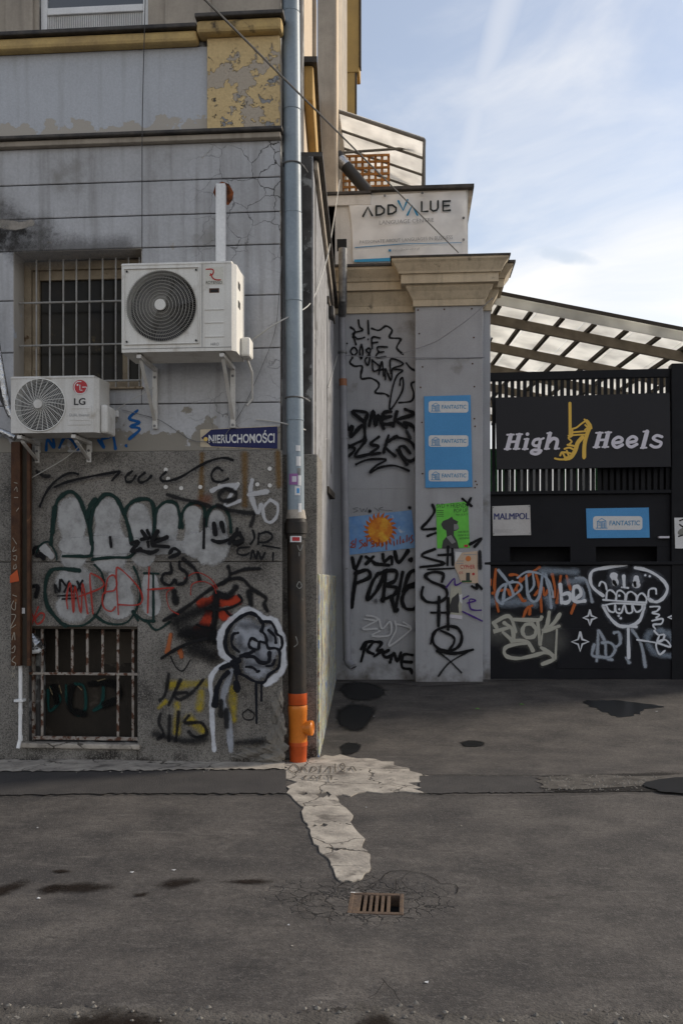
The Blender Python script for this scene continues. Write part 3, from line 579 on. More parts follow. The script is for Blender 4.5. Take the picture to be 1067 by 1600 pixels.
slab('pilaster', FW.u(10, 20), FW.u(53, 20), uz, ztop, -.003, .03, M['beige'], .01); slab('pilaster', FW.u(258, 20), FW.u(330, 20), uz, ztop, -.003, .022, M['beige'], .01)
# upper window
W2 = MB(); a, b = uu0, uu1
vz = lambda y: FW.z(y, 150, -.06)
for q in ((a, a+.06, uz, ztop), (b-.06, b, uz, ztop), (a+.06, b-.06, uz, vz(52)), (a+.06, b-.06, vz(20), vz(9))): W2.box(FW, *q, -.10, -.05)
w2 = W2.build('upper_window', M['pvc'], B, bevel=.006)
MB().box(FW, a+.06, b-.06, vz(52)+.001, vz(20)-.001, -.09, -.075).build('lower_panel', mat('ribbed_grey_panel', (.42,.42,.43), (.38,.38,.39), .5, 2, None, 0), w2)
for i in range(44):
    x = a+.07+(b-a-.14)*i/43; MB().box(FW, x-.005, x+.005, vz(52)+.004, vz(20)-.004, -.075, -.067).build('rib', M['ac2'], w2)
MB().box(FW, a+.06, b-.06, vz(9), ztop, -.09, -.08).build('pane', glassmat('grey_glass', (.10,.11,.12)), w2)
# barred window
rev = M['panel']
MB().box(FW, wu0-.0, wu0+.004, wzb, wzt, -.30, .010).build('window_reveal', rev, B); MB().box(FW, wu1-.004, wu1, wzb, wzt, -.30, .010).build('window_reveal', rev, B)
MB().box(FW, wu0+.005, wu1-.005, wzt-.005, wzt, -.30, .008).build('window_reveal', M['beige'], B)
wn = MB(); a, b = wu0+.005, wu1-.005
for q in ((a, a+.07, wzb, wzt-.02), (b-.07, b, wzb, wzt-.02), (a+.07, b-.07, wzt-.10, wzt-.02), (a+.07, b-.07, wzb, wzb+.05)): wn.box(FW, *q, -.28, -.20)
for q in ((a+.07, a+.14, wzb+.05, wzt-.1), (a+.14, b-.07, wzt-.19, wzt-.1), (a+.14, b-.07, wzb+.05, wzb+.11), (b-.25, b-.19, wzb+.11, wzt-.19)): wn.box(FW, *q, -.27, -.225)
wnd = wn.build('barred_window', M['wood_frame'], B, bevel=.006)
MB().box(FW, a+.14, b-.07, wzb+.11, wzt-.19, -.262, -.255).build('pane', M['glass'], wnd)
MB().box(FW, a+.16, a+.42, wzb+.11, wzt-.19, -.45, -.30).build('curtain', plain('grey_curtain', (.08,.08,.09), .9), wnd)
MB().box(FW, wu0-.01, wu1+.02, wzb-.02, wzb-.003, -.3, .05).build('sill', M['wood_frame'], wnd, bevel=.004)
for px in (57, 78, 99, 119.5, 140, 160.5, 181, 201, 218):
    u = FW.u(px, 500, -.1); MB().tube([FW.p(u, wzb+.03, -.1), FW.p(u, wzt-.04, -.1)], .008, 6).build('bar', M['bar_grey'], wnd)
for y in (472, 539, 596): 
    z = FW.z(y, 120, -.1); MB().tube([FW.p(wu0+.01, z, -.088), FW.p(wu1-.01, z, -.088)], .009, 6).build('cross_bar', M['bar_grey'], wnd)
# basement window
bwn = MB().box(FW, bu0, bu1, bz0, bz1, -.30, -.26).build('basement_window', M['boards'], B)
for q in ((bu0, bu0+.05), (bu1-.05, bu1)): MB().box(FW, *q, bz0, bz1, -.26, -.12).build('window_reveal', M['mottled'], bwn)
MB().box(FW, bu0, bu1, bz1-.02, bz1-.001, -.26, .03).build('lintel', M['dark_timber'], bwn)
MB().box(FW, FW.u(163, 1000, -.25), FW.u(208, 1000, -.25), FW.z(1040, 185), FW.z(990, 185), -.26, -.245).build('board', M['dark_timber'], bwn)
crossz = FW.z(1053, 130, -.02); botz = FW.z(1157, 130, -.02)+.015
for px, full in ((66, 1), (89, 0), (113, 0), (136.6, 0), (160.5, 0), (184.5, 1), (208, 1)):
    u = FW.u(px, 1050, -.02); MB().box(FW, u-.011, u+.011, botz+.02 if full else crossz+.012, bz1-.022, -.03, -.012).build('bar', M['bar'], bwn, bevel=.003)
MB().box(FW, bu0-.03, bu1+.01, crossz-.012, crossz+.011, -.034, -.008).build('cross_bar', M['bar'], bwn, bevel=.003)
MB().box(FW, bu0+.04, bu1, botz-.012, botz+.019, -.036, -.006).build('cross_bar', M['bar'], bwn, bevel=.003)
for px in (43, 51): u = FW.u(px, 1050, -.05); MB().box(FW, u-.012, u+.012, bz0, bz1-.03, -.09, -.06).build('jamb', M['bar'], bwn)
tg = Tag(FW, -.24, (0, 980, 4.268)); dg = spray((.01,.05,.045), .5, .9)
tg(dg, 26, [(320,420),(330,560),(400,480),(340,400)], [(440,390),(450,500),(520,590),(570,540),(560,400),(500,380)], [(690,370),(680,500),(620,560),(760,480)])(spray((.006,.006,.006), .6, .9), 60, [(360,400),(380,500)], [(480,400),(470,540),(560,580)], [(600,380),(760,380),(790,470),(700,520)])
tg(spray((.25,.2,.12), .3, .7), 8, [(330,400),(350,450)], [(395,390),(410,440)], [(520,395),(545,420)], [(650,360),(700,345)]).build('graffiti', bwn, 'dark green tag behind the basement bars')
# recessed corner strip, side wall
RC = Plane(0, 8.28); su = RC.u(487, 400); sp = RC.u(496, 1000)
zl = RC.z(243, 480)
MB().box(RC, UC-.25, su, pz, zl, -.4, 0).build('corner_strip', M['mottled'], B, bevel=.01)
MB().box(RC, UC-.25, sp, P0, pz+.002, -.45, .03).build('plinth_slab', M['plinth'], B, bevel=.01)
A = RC.p(su, 0); Bk = GW.at(518, 905); ang = math.atan2(Bk.y-A.y, Bk.x-A.x)
SW = Plane(A.x, A.y+.01, ang); LW = (Bk-A).length+.05       # its front faces the drive
MB().box(SW, .0, LW, P0, zl-.001, -.35, .012).build('side_wall', M['sidewall'], B)
sidep = MB().box(SW, .0, LW*.93, P0, CAMZ+.05, .012, .07).build('side_plinth', M['mural'], B, bevel=.01)
MB().box(SW, .0, LW, zl, zl+.04, -.6, .10).build('side_ledge_cap', M['black_cap'], B); MB().box(SW, .06, LW, zl-.10, zl-.002, .012, .055).build('side_ledge', M['beige'], B, bevel=.02)
MB().box(SW, .5, 1.4, CAMZ+.05, pz, .013, .02).build('mural_patch', mat('orange_and_blue_spray', (.45,.14,.05), (.14,.18,.28), .8, 5, [((.4,.4,.42), 4, .5, .05)], .1), B)
# upper storeys along the drive, stepping back
A2 = Plane(0, 8.5).at(470, 200); B2 = Plane(0, 14).at(497, 200); S2 = Plane(A2.x, A2.y, math.atan2(B2.y-A2.y, B2.x-A2.x)); L2 = (Vector((B2.x, B2.y, 0))-Vector((A2.x, A2.y, 0))).length
MB().box(S2, 0, L2, zl+.05, ztop+1, -1.2, 0).build('upper_side_wall', M['cream'], B)
MB().box(S2, -.2, .45, zl+.05, ztop+1, -.9, .01).build('corner_pier', M['mottled'], B)
zs = Plane(0, 9.2).z(100, 480); MB().box(S2, .55, 2.6, zs-.45, zs-.09, .0, .10).build('side_cornice', M['ochre'], B, bevel=.02); MB().box(S2, .5, 2.7, zs-.088, zs-.03, .0, .14).build('side_cornice_cap', M['black_cap'], B)
MB().box(S2, 3.0, 3.3, zl+.05, ztop+1, 0, .05).build('pilaster', M['beige'], B)
PB = Plane(0, 14.0); zr = PB.z(300, 510)
MB().box(PB, PB.u(496, 200), PB.u(524.5, 200), zr-2.6, PB.z(-330, 510), -2.6, 0).build('rear_pier', M['beige'], B, bevel=.01)
ux = PB.u(524.5, 200)
SR = Plane(ux, 14.0, math.radians(91.0))
for a, b, o in ((.02, .6, .012), (1.0, 1.15, .02), (1.9, 2.1, .03)): MB().box(SR, a, b, zr, PB.z(-330, 510), 0, o).build('pilaster', M['cream'], B)
PY = Plane(0, 19.0)
zy1, zy2 = PY.z(112, 550), PY.z(172, 550)
MB().box(PY, PY.u(520, 100), PY.u(561.5, 60), zy1, PY.z(-330, 550), -.5, 0).build('rear_wing', M['ochre'], B, bevel=.02)
MB().box(PY, PY.u(520, 100), PY.u(554.5, 140), zy2-3, zy1-.001, -.5, -.02).build('rear_wing_wall', M['ochre'], B)
MB().box(PY, PY.u(561.5, 60)+.002, PY.u(564, 60), zy1+.1, PY.z(-330, 550), -.15, .03).build('gutter_board', M['dark_timber'], B)
MB().box(PY, PY.u(554.5, 140)+.002, PY.u(557, 140), zy2-3, zy1-.01, -.15, -.01).build('gutter_board', M['dark_timber'], B)
# crumbled render at the corner foot
rb = random.Random(3)
def lump(c, rx, ry, rz, seed):
    bm = bmesh.new(); bmesh.ops.create_icosphere(bm, subdivisions=3, radius=1); r = random.Random(seed); ph = [r.uniform(0, 6) for _ in range(9)]
    for v in bm.verts:
        p = v.co.copy(); k = 1+.22*math.sin(3*p.x+ph[0])*math.sin(4*p.z+ph[1])+.13*math.sin(7*p.z+5*p.x+ph[2])+.08*math.sin(13*p.x-9*p.z+ph[3])+r.uniform(-.05, .05)
        v.co = Vector((p.x*rx*k, p.y*ry*k, p.z*rz*k))+c
    m_ = MB(); bm.verts.index_update(); m_.add([v.co[:] for v in bm.verts], [tuple(v.index for v in f.verts) for f in bm.faces]); bm.free(); return m_
for i, (px, py, rx, rz) in enumerate(((432,1110,.05,.14), (438,1140,.05,.13), (428,1150,.07,.10), (436,1172,.07,.10), (415,1168,.09,.05), (392,1176,.10,.045), (420,1184,.10,.04), (438,1090,.03,.10), (376,1181,.07,.03), (404,1160,.05,.035))):
    lump(FW.at(px, py, .045), rx, .035, rz, i).build('render_chunk', M['rubble'], lo1)

# ------------------------------------------------------------------ graffiti on the plinth
K = (.010,.010,.011); SIL = (.43,.43,.425); WHT = (.50,.50,.51); RED = (.33,.03,.02); GRN = (.012,.03,.026)
A_, B_, C_, D_, E_ = (0,700,4.268), (0,850,4.268), (230,700,4.268), (230,850,4.268), (230,950,3.557)
sil = spray(SIL, .22, .88, patch=.4); k1 = spray(K, .25); k2 = spray(K, .6, .9); gr = spray(GRN, .45, .95); wh = spray(WHT, .45, .8); rd = spray(RED, .25, .85); hz_ = spray(K, .95, .8)
HALO[k1] = spray(K, 1.0, .2)
t = Tag(FW, .047, A_)
t(sil, 200, [(480,420),(490,720)])(sil, 235, [(715,440),(735,720)])(sil, 165, [(925,440),(955,720)])
t.c(C_)(sil, 150, [(132,430),(140,640)])(sil, 125, [(300,440),(300,660)])(sil, 150, [(465,480),(475,640)])
t.c(B_)(sil, 120, [(445,10),(900,10)]).c(D_)(sil, 100, [(-10,20),(480,20)])
t.c(A_)(gr, 34, [(340,640),(350,520),(370,390),(400,330),(470,290),(530,340),(570,450),(600,550),(610,640)], [(600,560),(610,450),(640,380),(700,310),(770,330),(820,420),(860,540),(880,640)], [(830,440),(850,390),(900,350),(980,340),(1020,380),(1030,500),(1020,640)])
t(gr, 44, [(580,460),(600,390),(635,345)], [(350,560),(365,400)])
t.c(C_)(gr, 28, [(50,520),(60,420),(120,360),(190,370),(215,440),(235,530)], [(215,530),(240,420),(290,370),(350,370),(385,430),(375,640)], [(390,640),(395,480),(430,400),(500,390),(545,450),(560,560)])
t.c(B_)(gr, 22, [(420,80),(520,80),(590,80),(612,55),(620,-10)], [(620,100),(760,90),(860,85),(900,50)])(k2, 40, [(215,60),(250,20),(290,100)], [(200,290),(250,280),(240,350)])
t.c((40,740,2.6675))(gr, 12, [(155,345),(265,345),(278,330),(275,250)], [(275,360),(350,348),(430,350),(455,320)])(sil, 38, [(75,310),(105,340)])(gr, 10, [(45,330),(60,300),(95,285),(125,330),(130,360)])(sil, 150, [(720,300),(780,305)])(k1, 12, [(745,190),(742,310)], [(352,265),(357,305)])(k2, 22, [(45,340),(75,345)])
t.build('graffiti', up, 'silver bubble letters with dark green outlines on the upper plinth')
t = Tag(FW, .084, A_)
t(k1, 18, [(265,390),(300,310),(350,240),(420,185),(480,165),(520,175)], [(365,260),(450,225),(600,190),(740,165),(800,155),(775,185),(748,215)], [(880,155),(840,190),(845,225),(880,220),(905,185)], [(965,165),(925,200),(935,230),(980,215),(1010,185)])(k2, 34, [(245,155),(290,185),(330,188)])
t.c(C_)(k1, 18, [(125,160),(90,195),(105,220),(160,215),(230,190),(320,135),(420,85),(510,65),(570,80)], [(500,150),(465,130),(430,170),(440,215),(490,225),(540,205)])
t.build('graffiti', up, 'long black handwritten tag along the top of the plinth')
t = Tag(FW, .088, C_)
t(k1, 34, [(445,505),(455,575)], [(495,500),(510,555)])(k1, 28, [(435,615),(480,628),(540,612),(590,580),(600,540)])(k2, 34, [(135,310),(230,340),(330,360),(420,390)])
t(k1, 24, [(-40,610),(15,600)], [(0,550),(25,600)], [(75,560),(45,610),(120,600)])(k2, 38, [(520,270),(480,310),(500,350),(580,340),(590,300),(530,270)], [(470,380),(540,410),(650,430),(710,440),(690,520)])(k1, 16, [(745,570),(740,640)], [(745,575),(800,560),(835,590),(800,625),(750,630)], [(705,550),(715,600),(690,640)], [(620,560),(580,600),(600,650),(640,630)])
t.c(D_)(k1, 15, [(680,20),(610,30),(605,65),(650,75),(680,60)], [(690,100),(705,40),(725,100),(740,50),(760,100),(785,60)], [(840,60),(838,110)], [(770,10),(880,28)])(k1, 26, [(150,60),(180,30),(215,60),(150,90)])
t.c((40,740,2.6675))(k1, 18, [(440,290),(470,285),(440,325),(480,315)], [(485,240),(505,270)], [(550,240),(525,290),(590,265)], [(530,300),(595,305)], [(480,320),(520,330),(550,320)])(k1, 14, [(510,285),(512,305)])(k1, 20, [(850,290),(880,250),(905,275),(870,290)])
t.build('graffiti', up, 'black smiling face and small black tags over the bubble letters')
t = Tag(FW, .092, C_)
t(wh, 38, [(430,285),(500,255),(600,250)], [(700,215),(690,300),(735,430),(760,380)], [(680,310),(800,290)])(wh, 26, [(600,255),(515,385),(620,350)], [(820,345),(775,400),(785,475),(825,495),(865,450),(868,380),(820,345)])
t.build('graffiti', up, 'white spray letters near the drainpipe')
t = Tag(FW, .0465, C_); rs = spray((.20,.11,.03), .95, .6)
t(rs, 70, [(650,40),(652,380)])(rs, 60, [(365,40),(360,330)], [(870,30),(880,250)])(spray((.22,.08,.04), .95, .5), 110, [(400,340),(310,400)]).build('rust_stain', up)
for x, y in ((125,145), (140,205), (125,260), (228,268), (355,260), (484,250), (605,242), (735,243), (818,138), (818,250)):
    c = FW.at(230+x/4.268, 700+y/4.268, .05); MB().disc(c, .019, FW.d, UP, 12, .006).build('filler_dot', M['white_wall'], up)
# lower course
t = Tag(FW, .047, B_)
t(sil, 270, [(500,270),(490,400)])(sil, 220, [(800,260),(790,400)]).c(D_)(sil, 120, [(20,240),(30,430)])
t.c(B_)(gr, 34, [(530,178),(400,165),(330,190),(300,300),(320,420),(400,520),(440,545)])(gr, 18, [(440,545),(560,540),(650,460),(695,330),(680,200),(630,140)], [(630,470),(720,530),(850,520),(930,380),(930,250),(890,150)])(gr, 24, [(630,475),(690,520)], [(885,450),(920,510)], [(890,460),(960,510),(1030,515)])
t.c(D_)(gr, 20, [(40,200),(42,520)], [(0,515),(60,575),(150,520)], [(-20,195),(75,198)])
t.build('graffiti', lo1, 'grey bubble letters with dark outline above the basement window')
t = Tag(FW, .07, B_)
t(k1, 16, [(372,325),(365,270),(395,320),(400,240)], [(410,240),(440,280)], [(460,250),(430,320)], [(480,280),(465,310),(490,320),(500,285),(480,280)], [(515,250),(550,325)], [(550,245),(510,320)])(k1, 12, [(385,348),(500,340)], [(415,368),(515,362)])
t(rd, 13, [(450,430),(445,350),(470,260),(490,460),(500,280),(540,460),(550,260),(585,465)], [(620,465),(600,220),(625,205),(680,240),(680,290),(530,350)], [(700,330),(720,230),(760,210),(780,260),(760,310),(690,330),(690,420),(740,450),(770,420)], [(790,470),(775,200),(800,165),(930,300),(935,400),(785,405)], [(995,155),(985,460)], [(985,305),(1150,292)], [(205,450),(230,500)], [(255,420),(210,540)], [(270,460),(235,500),(250,535),(285,510),(295,470),(270,460)])
t.build('graffiti', lo1, 'thin red handwritten tag with small black tag')
t = Tag(FW, .05, D_)
rf = spray((.38,.045,.02), .5, .95)
t(rf, 80, [(360,400),(440,370)], [(500,395),(600,375)], [(425,450),(380,545)], [(500,470),(560,500)], [(330,580),(430,600)]).c(E_)(spray((.36,.11,.04), .6, .9), 36, [(130,150),(112,250)], [(180,230),(190,270)])
t.c(D_)(hz_, 150, [(190,520),(330,450),(450,420)], [(230,600),(400,600),(480,640)])(k2, 60, [(180,320),(190,390)], [(460,330),(450,520),(430,620)], [(680,320),(690,400)], [(590,290),(540,350),(480,330)])
t(k2, 34, [(110,510),(250,430),(380,330),(480,270),(580,230),(640,240),(700,300),(790,360),(780,400),(800,445)], [(240,100),(320,170),(350,240)], [(540,150),(550,220),(490,270)], [(560,200),(650,170),(750,165)])
t(k1, 18, [(330,540),(420,560),(450,480),(440,420)], [(610,340),(630,380),(570,420),(480,440),(400,430)], [(520,440),(560,480),(620,470)])(rd, 8, [(290,340),(300,270),(370,250),(440,280),(460,330)], [(180,292),(130,330),(150,430),(210,470)], [(250,230),(330,190),(420,230),(470,300)])
t(k1, 22, [(155,130),(160,190),(110,200),(100,250),(150,275),(185,240),(200,270),(250,255),(265,200),(220,160),(215,120)])
t.c(E_)(hz_, 150, [(230,130),(330,140),(400,180)], [(250,220),(360,270)])(k1, 18, [(80,280),(160,230),(250,190),(330,170)])
t.build('graffiti', lo1, 'tangle of black and red spray left of the rose')
t = Tag(FW, .084, E_); yl = spray((.36,.27,.015), .8, .8, patch=.6)
t(yl, 70, [(130,430),(330,420)])(yl, 60, [(165,540),(165,690)], [(300,470),(290,560)], [(475,450),(480,620)])(yl, 80, [(230,620),(310,680)])(yl, 34, [(65,555),(105,520)])
t(k2, 26, [(120,370),(100,480),(70,515)], [(185,400),(120,540)], [(310,400),(250,470),(180,510),(150,480),(220,470)], [(75,590),(65,640),(90,700),(60,730)], [(125,600),(120,740)], [(175,580),(160,740)], [(230,600),(210,640),(300,640),(330,700),(270,720),(230,690)])(k2, 12, [(560,565),(530,590),(545,620),(585,620),(595,590),(560,565)], [(130,270),(160,330),(200,350),(240,290)])(hz_, 60, [(40,700),(200,740),(320,730)], [(500,750),(640,740)])
t.build('graffiti', lo1, 'yellow and black faded letters at the foot of the plinth')
RZ = (310, 930, 7.113); t = Tag(FW, .100, E_); wf = spray((.56,.575,.61), .5, .95, patch=.3); wg = spray((.33,.35,.39), .55, .92, patch=.4); kk = spray((.009,.010,.014), .2); sm_ = spray((.012,.014,.02), .98, .38)
t(wf, 34, [(460,295),(390,335),(352,400),(358,500),(362,650),(372,790)])(wg, 46, [(470,350),(440,430),(420,520),(450,620),(465,790)])
t.c(RZ)(wg, 430, [(540,420),(640,600)])(wg, 330, [(640,800),(760,640)])(wg, 240, [(800,420),(850,560)])
t(wf, 95, [(340,720),(270,650),(240,540),(250,440),(300,340),(390,270),(480,185),(560,165),(640,195),(710,255),(800,270),(870,320),(915,430),(940,560),(940,700),(930,840),(850,920),(750,990)])
t(sm_, 110, [(480,340),(600,340),(700,380)], [(640,620),(690,720),(780,740)], [(520,600),(460,560),(470,470)], [(800,380),(800,500)])(sm_, 90, [(540,760),(680,790),(780,790)])
t(kk, 44, [(400,700),(330,650),(300,560),(310,440),(350,350),(420,280),(500,225),(570,200),(640,225),(690,280),(720,330),(700,400)])(kk, 34, [(440,420),(385,440),(370,530),(390,580),(450,630)], [(710,295),(800,300),(850,370),(870,430),(920,470),(930,560),(900,615)], [(780,390),(850,460),(860,530)], [(700,400),(745,450),(755,530),(680,520),(665,600),(590,590),(560,550),(590,480),(650,510)], [(755,530),(780,590),(850,590),(900,625),(905,720),(890,800),(850,840),(780,890),(740,960),(690,975),(600,950),(520,900),(440,870)])
t(kk, 46, [(470,680),(560,650),(610,620)], [(530,680),(620,690),(690,750),(780,740),(790,640)])(kk, 30, [(760,790),(820,780),(850,720)], [(530,798),(600,805),(655,850)], [(650,855),(675,845)])
t(kk, 90, [(390,760),(440,730)], [(420,800),(430,850)])(kk, 56, [(250,815),(330,780),(400,760)], [(330,860),(260,930),(215,1020),(190,1067)])(kk, 40, [(420,880),(430,990),(440,1060)])
t.c(E_)(kk, 40, [(385,470),(376,540)], [(495,420),(500,455)])(kk, 16, [(605,420),(608,640)], [(635,430),(635,515)])(k2, 40, [(410,520),(410,600)], [(440,570),(440,660)])
t.build('graffiti', lo1, 'white and black spray painted rose with a dripping stem')
t = Tag(FW, .014, (0,530,4.85)); bl = spray((.015,.10,.30), .25)
t(bl, 24, [(350,840),(360,760),(410,820),(400,740)], [(450,820),(490,745),(540,760),(590,835)], [(745,765),(790,820),(770,760),(830,740)], [(825,650),(860,740),(875,830)], [(820,650),(830,690)], [(1040,540),(980,600),(1060,630),(990,660),(1060,680),(980,755)], [(795,470),(800,474)], [(955,805),(958,810)], [(830,525),(835,528)])
t.build('graffiti', low, 'blue brush letters under the small air conditioner')
# soot and bare patches on the bands
t = Tag(FW, .0122, (0, 0, 1)); t(spray((.10,.095,.09), .95, .7, patch=.6), 90, [(-20,340),(60,365)])(spray((.03,.028,.026), .5, .95, patch=.7), 50, [(-40,368),(28,372)])(spray((.34,.31,.27), .3, .95, patch=.5), 14, [(-20,345),(25,352),(48,348)])(spray((.10,.095,.09), .95, .45), 60, [(30,395),(190,385)]).build('soot_stain', B)

# ------------------------------------------------------------------ air conditioners
def ac_unit(label, x0, x1, zb, zt, yf, D, m, fan_c, fan_r, style, group=None):
    u = thing('air_conditioner', label, 'air conditioner', ((x0+x1)/2, yf+D/2, zb), group)
    pl = Plane(0, yf); R_ = fan_r; cx, cz = fan_c; d = Vector((1, 0, 0)); c = lambda o=0: Vector((cx, yf+o, cz))
    # casing with a round opening in the front
    seg = 40; e = []; vs = []; fs = []
    body = MB()
    ring = [Vector((cx+R_*math.cos(2*math.pi*i/seg), yf, cz+R_*math.sin(2*math.pi*i/seg))) for i in range(seg)]
    sq = []
    for i in range(seg):
        a = 2*math.pi*i/seg; k = max(abs(math.cos(a)), abs(math.sin(a))); sx = math.cos(a)/k; sz = math.sin(a)/k; h = R_*1.05
        sq.append(Vector((cx+sx*h, yf, cz+sz*h)))
    body.add(ring+sq, [(i, (i+1) % seg, seg+(i+1) % seg, seg+i) for i in range(seg)])
    body.add(ring+[v+Vector((0, .12, 0)) for v in ring], [(i, seg+i, seg+(i+1) % seg, (i+1) % seg) for i in range(seg)])
    h = R_*1.05
    for (a, b, z0, z1) in ((x0, cx-h, zb, zt), (cx+h, x1, zb, zt), (cx-h, cx+h, zb, cz-h), (cx-h, cx+h, cz+h, zt)):
        if b > a and z1 > z0: body.add([(a,yf,z0), (b,yf,z0), (b,yf,z1), (a,yf,z1)], [(0,1,2,3)])
    ch = .035
    body.add([(x0,yf,zb), (x1,yf,zb), (x1+ch,yf+ch,zb), (x1+ch,yf+D,zb), (x0,yf+D,zb), (x0,yf,zt), (x1,yf,zt), (x1+ch,yf+ch,zt), (x1+ch,yf+D,zt), (x0,yf+D,zt)],
             [(1,2,7,6), (2,3,8,7), (3,4,9,8), (4,0,5,9), (4,3,2,1,0)])
    body.build('casing', m, u)
    MB().hexa([(x0-.006,yf-.006,zt), (x1,yf-.006,zt), (x1+ch+.006,yf+D,zt), (x0-.006,yf+D,zt), (x0,yf,zt+.022), (x1,yf,zt+.022), (x1+ch,yf+D,zt+.022), (x0,yf+D,zt+.022)]).build('lid', m, u, bevel=.006)
    MB().disc(c(.118), R_, d, UP, 32).build('fan_shroud', M['dark'], u)
    for k in range(3):
        a = k*2.094+.3; pts = [c(.09)+Vector((math.cos(a+s)*r_, w_, math.sin(a+s)*r_)) for s, r_, w_ in ((0,.04,0), (-.1,R_*.9,-.02), (.5,R_*.93,.0), (.9,R_*.85,.02), (.8,.05,.02))]
        MB().add(pts, [tuple(range(5))]).build('fan_blade', M['fanblade'], u)
    gd = MB()
    if style == 'rings':
        bz = MB(); q = R_*1.07
        bz.tube([(cx-q,yf-.006,cz-q), (cx+q,yf-.006,cz-q), (cx+q,yf-.006,cz+q), (cx-q,yf-.006,cz+q), (cx-q,yf-.006,cz-q)], .006, 6).build('bezel', m, u)
        for k in range(9): gd.ring(c(-.022+.0016*k), R_*(.24+.095*k), .0028, d, UP, 44, 4)
        for k in range(110):
            a = 2*math.pi*k/110; gd.tube([c(-.014)+Vector((math.cos(a+.9*s)*R_*r_, 0, math.sin(a+.9*s)*R_*r_)) for s, r_ in ((0,.16), (.18,.45), (.34,.75), (.45,1.03))], .0014, 3, False)
        gd.build('fan_guard', M['wire'], u)
        for sx in (-1, 1):
            for sz in (-1, 1): MB().disc(c(-.007)+Vector((sx*q*.93, 0, sz*q*.93)), .009, d, UP, 10, .004).build('screw', M['dark'], u)
        MB().disc(c(-.03), R_*.155, d, UP, 24, .02).build('hub_cap', m, u)
    else:
        for k in range(15): gd.ring(c(-.022+.0011*k), R_*(.2+.0565*k), .0016, d, UP, 40, 4)
        for k in range(26):
            a = 2*math.pi*k/26; gd.tube([c(-.022)+Vector((math.cos(a-.5*s)*R_*r_, .014*r_, math.sin(a-.5*s)*R_*r_)) for s, r_ in ((0,.15), (.5,.4), (.85,.7), (1,1.0))], .0027, 4, False)
        gd.ring(c(-.004), R_*1.01, .006, d, UP, 44, 5); gd.build('fan_guard', M['wire2'], u)
        MB().disc(c(-.03), R_*.17, d, UP, 24, .02).build('hub_cap', m, u)
    return u, pl
def brackets(u, xs_, yf, zb, drop, wall, m):
    for x in xs_:
        b = MB(); y1 = wall-.004
        b.abox(x-.02, x+.02, yf+.02, y1, zb-.045, zb-.012); b.build('bracket_arm', m, u, bevel=.004)
        MB().abox(x-.022, x+.022, y1-.035, y1, zb-.045-drop, zb-.046).build('bracket_upright', m, u, bevel=.004)
        p0 = Vector((x, yf+.08, zb-.05)); p1 = Vector((x, y1-.03, zb-.03-drop*.9)); dz = Vector((0, 0, .02)); w_ = Vector((.016, 0, 0)); dy = Vector((0,.022,-.022))
        MB().hexa([p0-w_, p1-w_, p1-w_+dy, p0-w_+dy, p0+w_, p1+w_, p1+w_+dy, p0+w_+dy]).build('bracket_brace', m, u, bevel=.003)
        for z in (zb-.1, zb-.02-drop): MB().disc(Vector((x, y1-.037, z)), .012, Vector((1,0,0)), UP, 10, .005).build('bolt', M['zinc'], u)
        MB().abox(x-.018, x+.018, yf+.05, yf+.10, zb-.012, zb).build('rubber_foot', M['dark'], u)
Y1 = 7.45; Q = Plane(0, Y1); x0, x1 = Q.u(190), Q.u(362); zb1, zt1 = Q.z(549, 275), Q.z(413, 275); fc = Q.at(252.5, 478)
big, bp = ac_unit('large aged white air conditioner unit on long brackets right of the barred window', x0, x1, zb1, zt1, Y1, .40, M['ac'], (fc.x, fc.z), Q.u(307)-fc.x, 'rings')
brackets(big, (Q.u(212, 560)+.02, Q.u(340, 560)+.03), Y1, zb1, .52, 8.0-.012, M['ac2'])
MB().box(Q, x0, x1, zb1+.028, zb1+.032, 0, .003).build('seam', M['zinc'], big); MB().box(Q, Q.u(316)-.002, Q.u(316)+.002, zb1+.03, zt1, 0, .002).build('seam', M['zinc'], big)
vx = x1+.035; MB().abox(vx, vx+.085, Y1+.20, Y1+.37, zb1+.0, zb1+.17).build('valve_cover', M['ac'], big, bevel=.02)
MB().tube([(vx+.04, Y1+.33, zb1), (vx+.07, Y1+.4, zb1-.1), (vx+.05, 7.98, zb1-.3), (vx, 7.98, zb1-.36)], .011, 8).build('drain_hose', M['ac2'], big, smooth=True)
for k in range(3): z = Q.z((483, 503.5, 525.5)[k], 335); MB().box(Q, Q.u(320), Q.u(350), z-.006, z+.006, 0, .006).build('rib', M['ac'], big, bevel=.003)
MB().box(Q, Q.u(327), Q.u(342.5), Q.z(457, 335), Q.z(450, 335), 0, .002).build('rating_recess', M['rust'], big); MB().box(Q, Q.u(329), Q.u(341), Q.z(456, 335), Q.z(452, 335), .0022, .003).build('rating_slot', M['dark'], big)
for k in range(2): MB().abox(x1+.035, x1+.038, Y1+.1+.0*k, Y1+.19, zt1-.18-.16*k, zt1-.12-.16*k).build('side_grip', M['dark'], big, bevel=.001)
R6 = (180, 380, 4.85)
poly(Q, [(321,417), (349,416), (349,444), (321,444)], mat('label_film', (.68,.66,.58), (.65,.63,.55), .5), big, .002, 'label')
t = Tag(Q, .004, R6); t(spray((.42,.015,.015), .08), 9, [(690,195),(735,195),(745,215),(735,235),(718,240)], [(722,228),(740,262),(765,275),(797,275)]).build('emblem', big)
text('ROTENSO', Q, rect(322, 438.5, 347, 443, 0), M['ink'], big, .004); text('HIRO', Q, rect(329, 535, 342, 539.5), M['grey_ink'], big, .003)
t = Tag(Q, .034, R6); t(spray((.35,.35,.33), .08), 7, [(330,462),(358,462),(345,480)], [(345,478),(362,498)]).build('emblem', big)
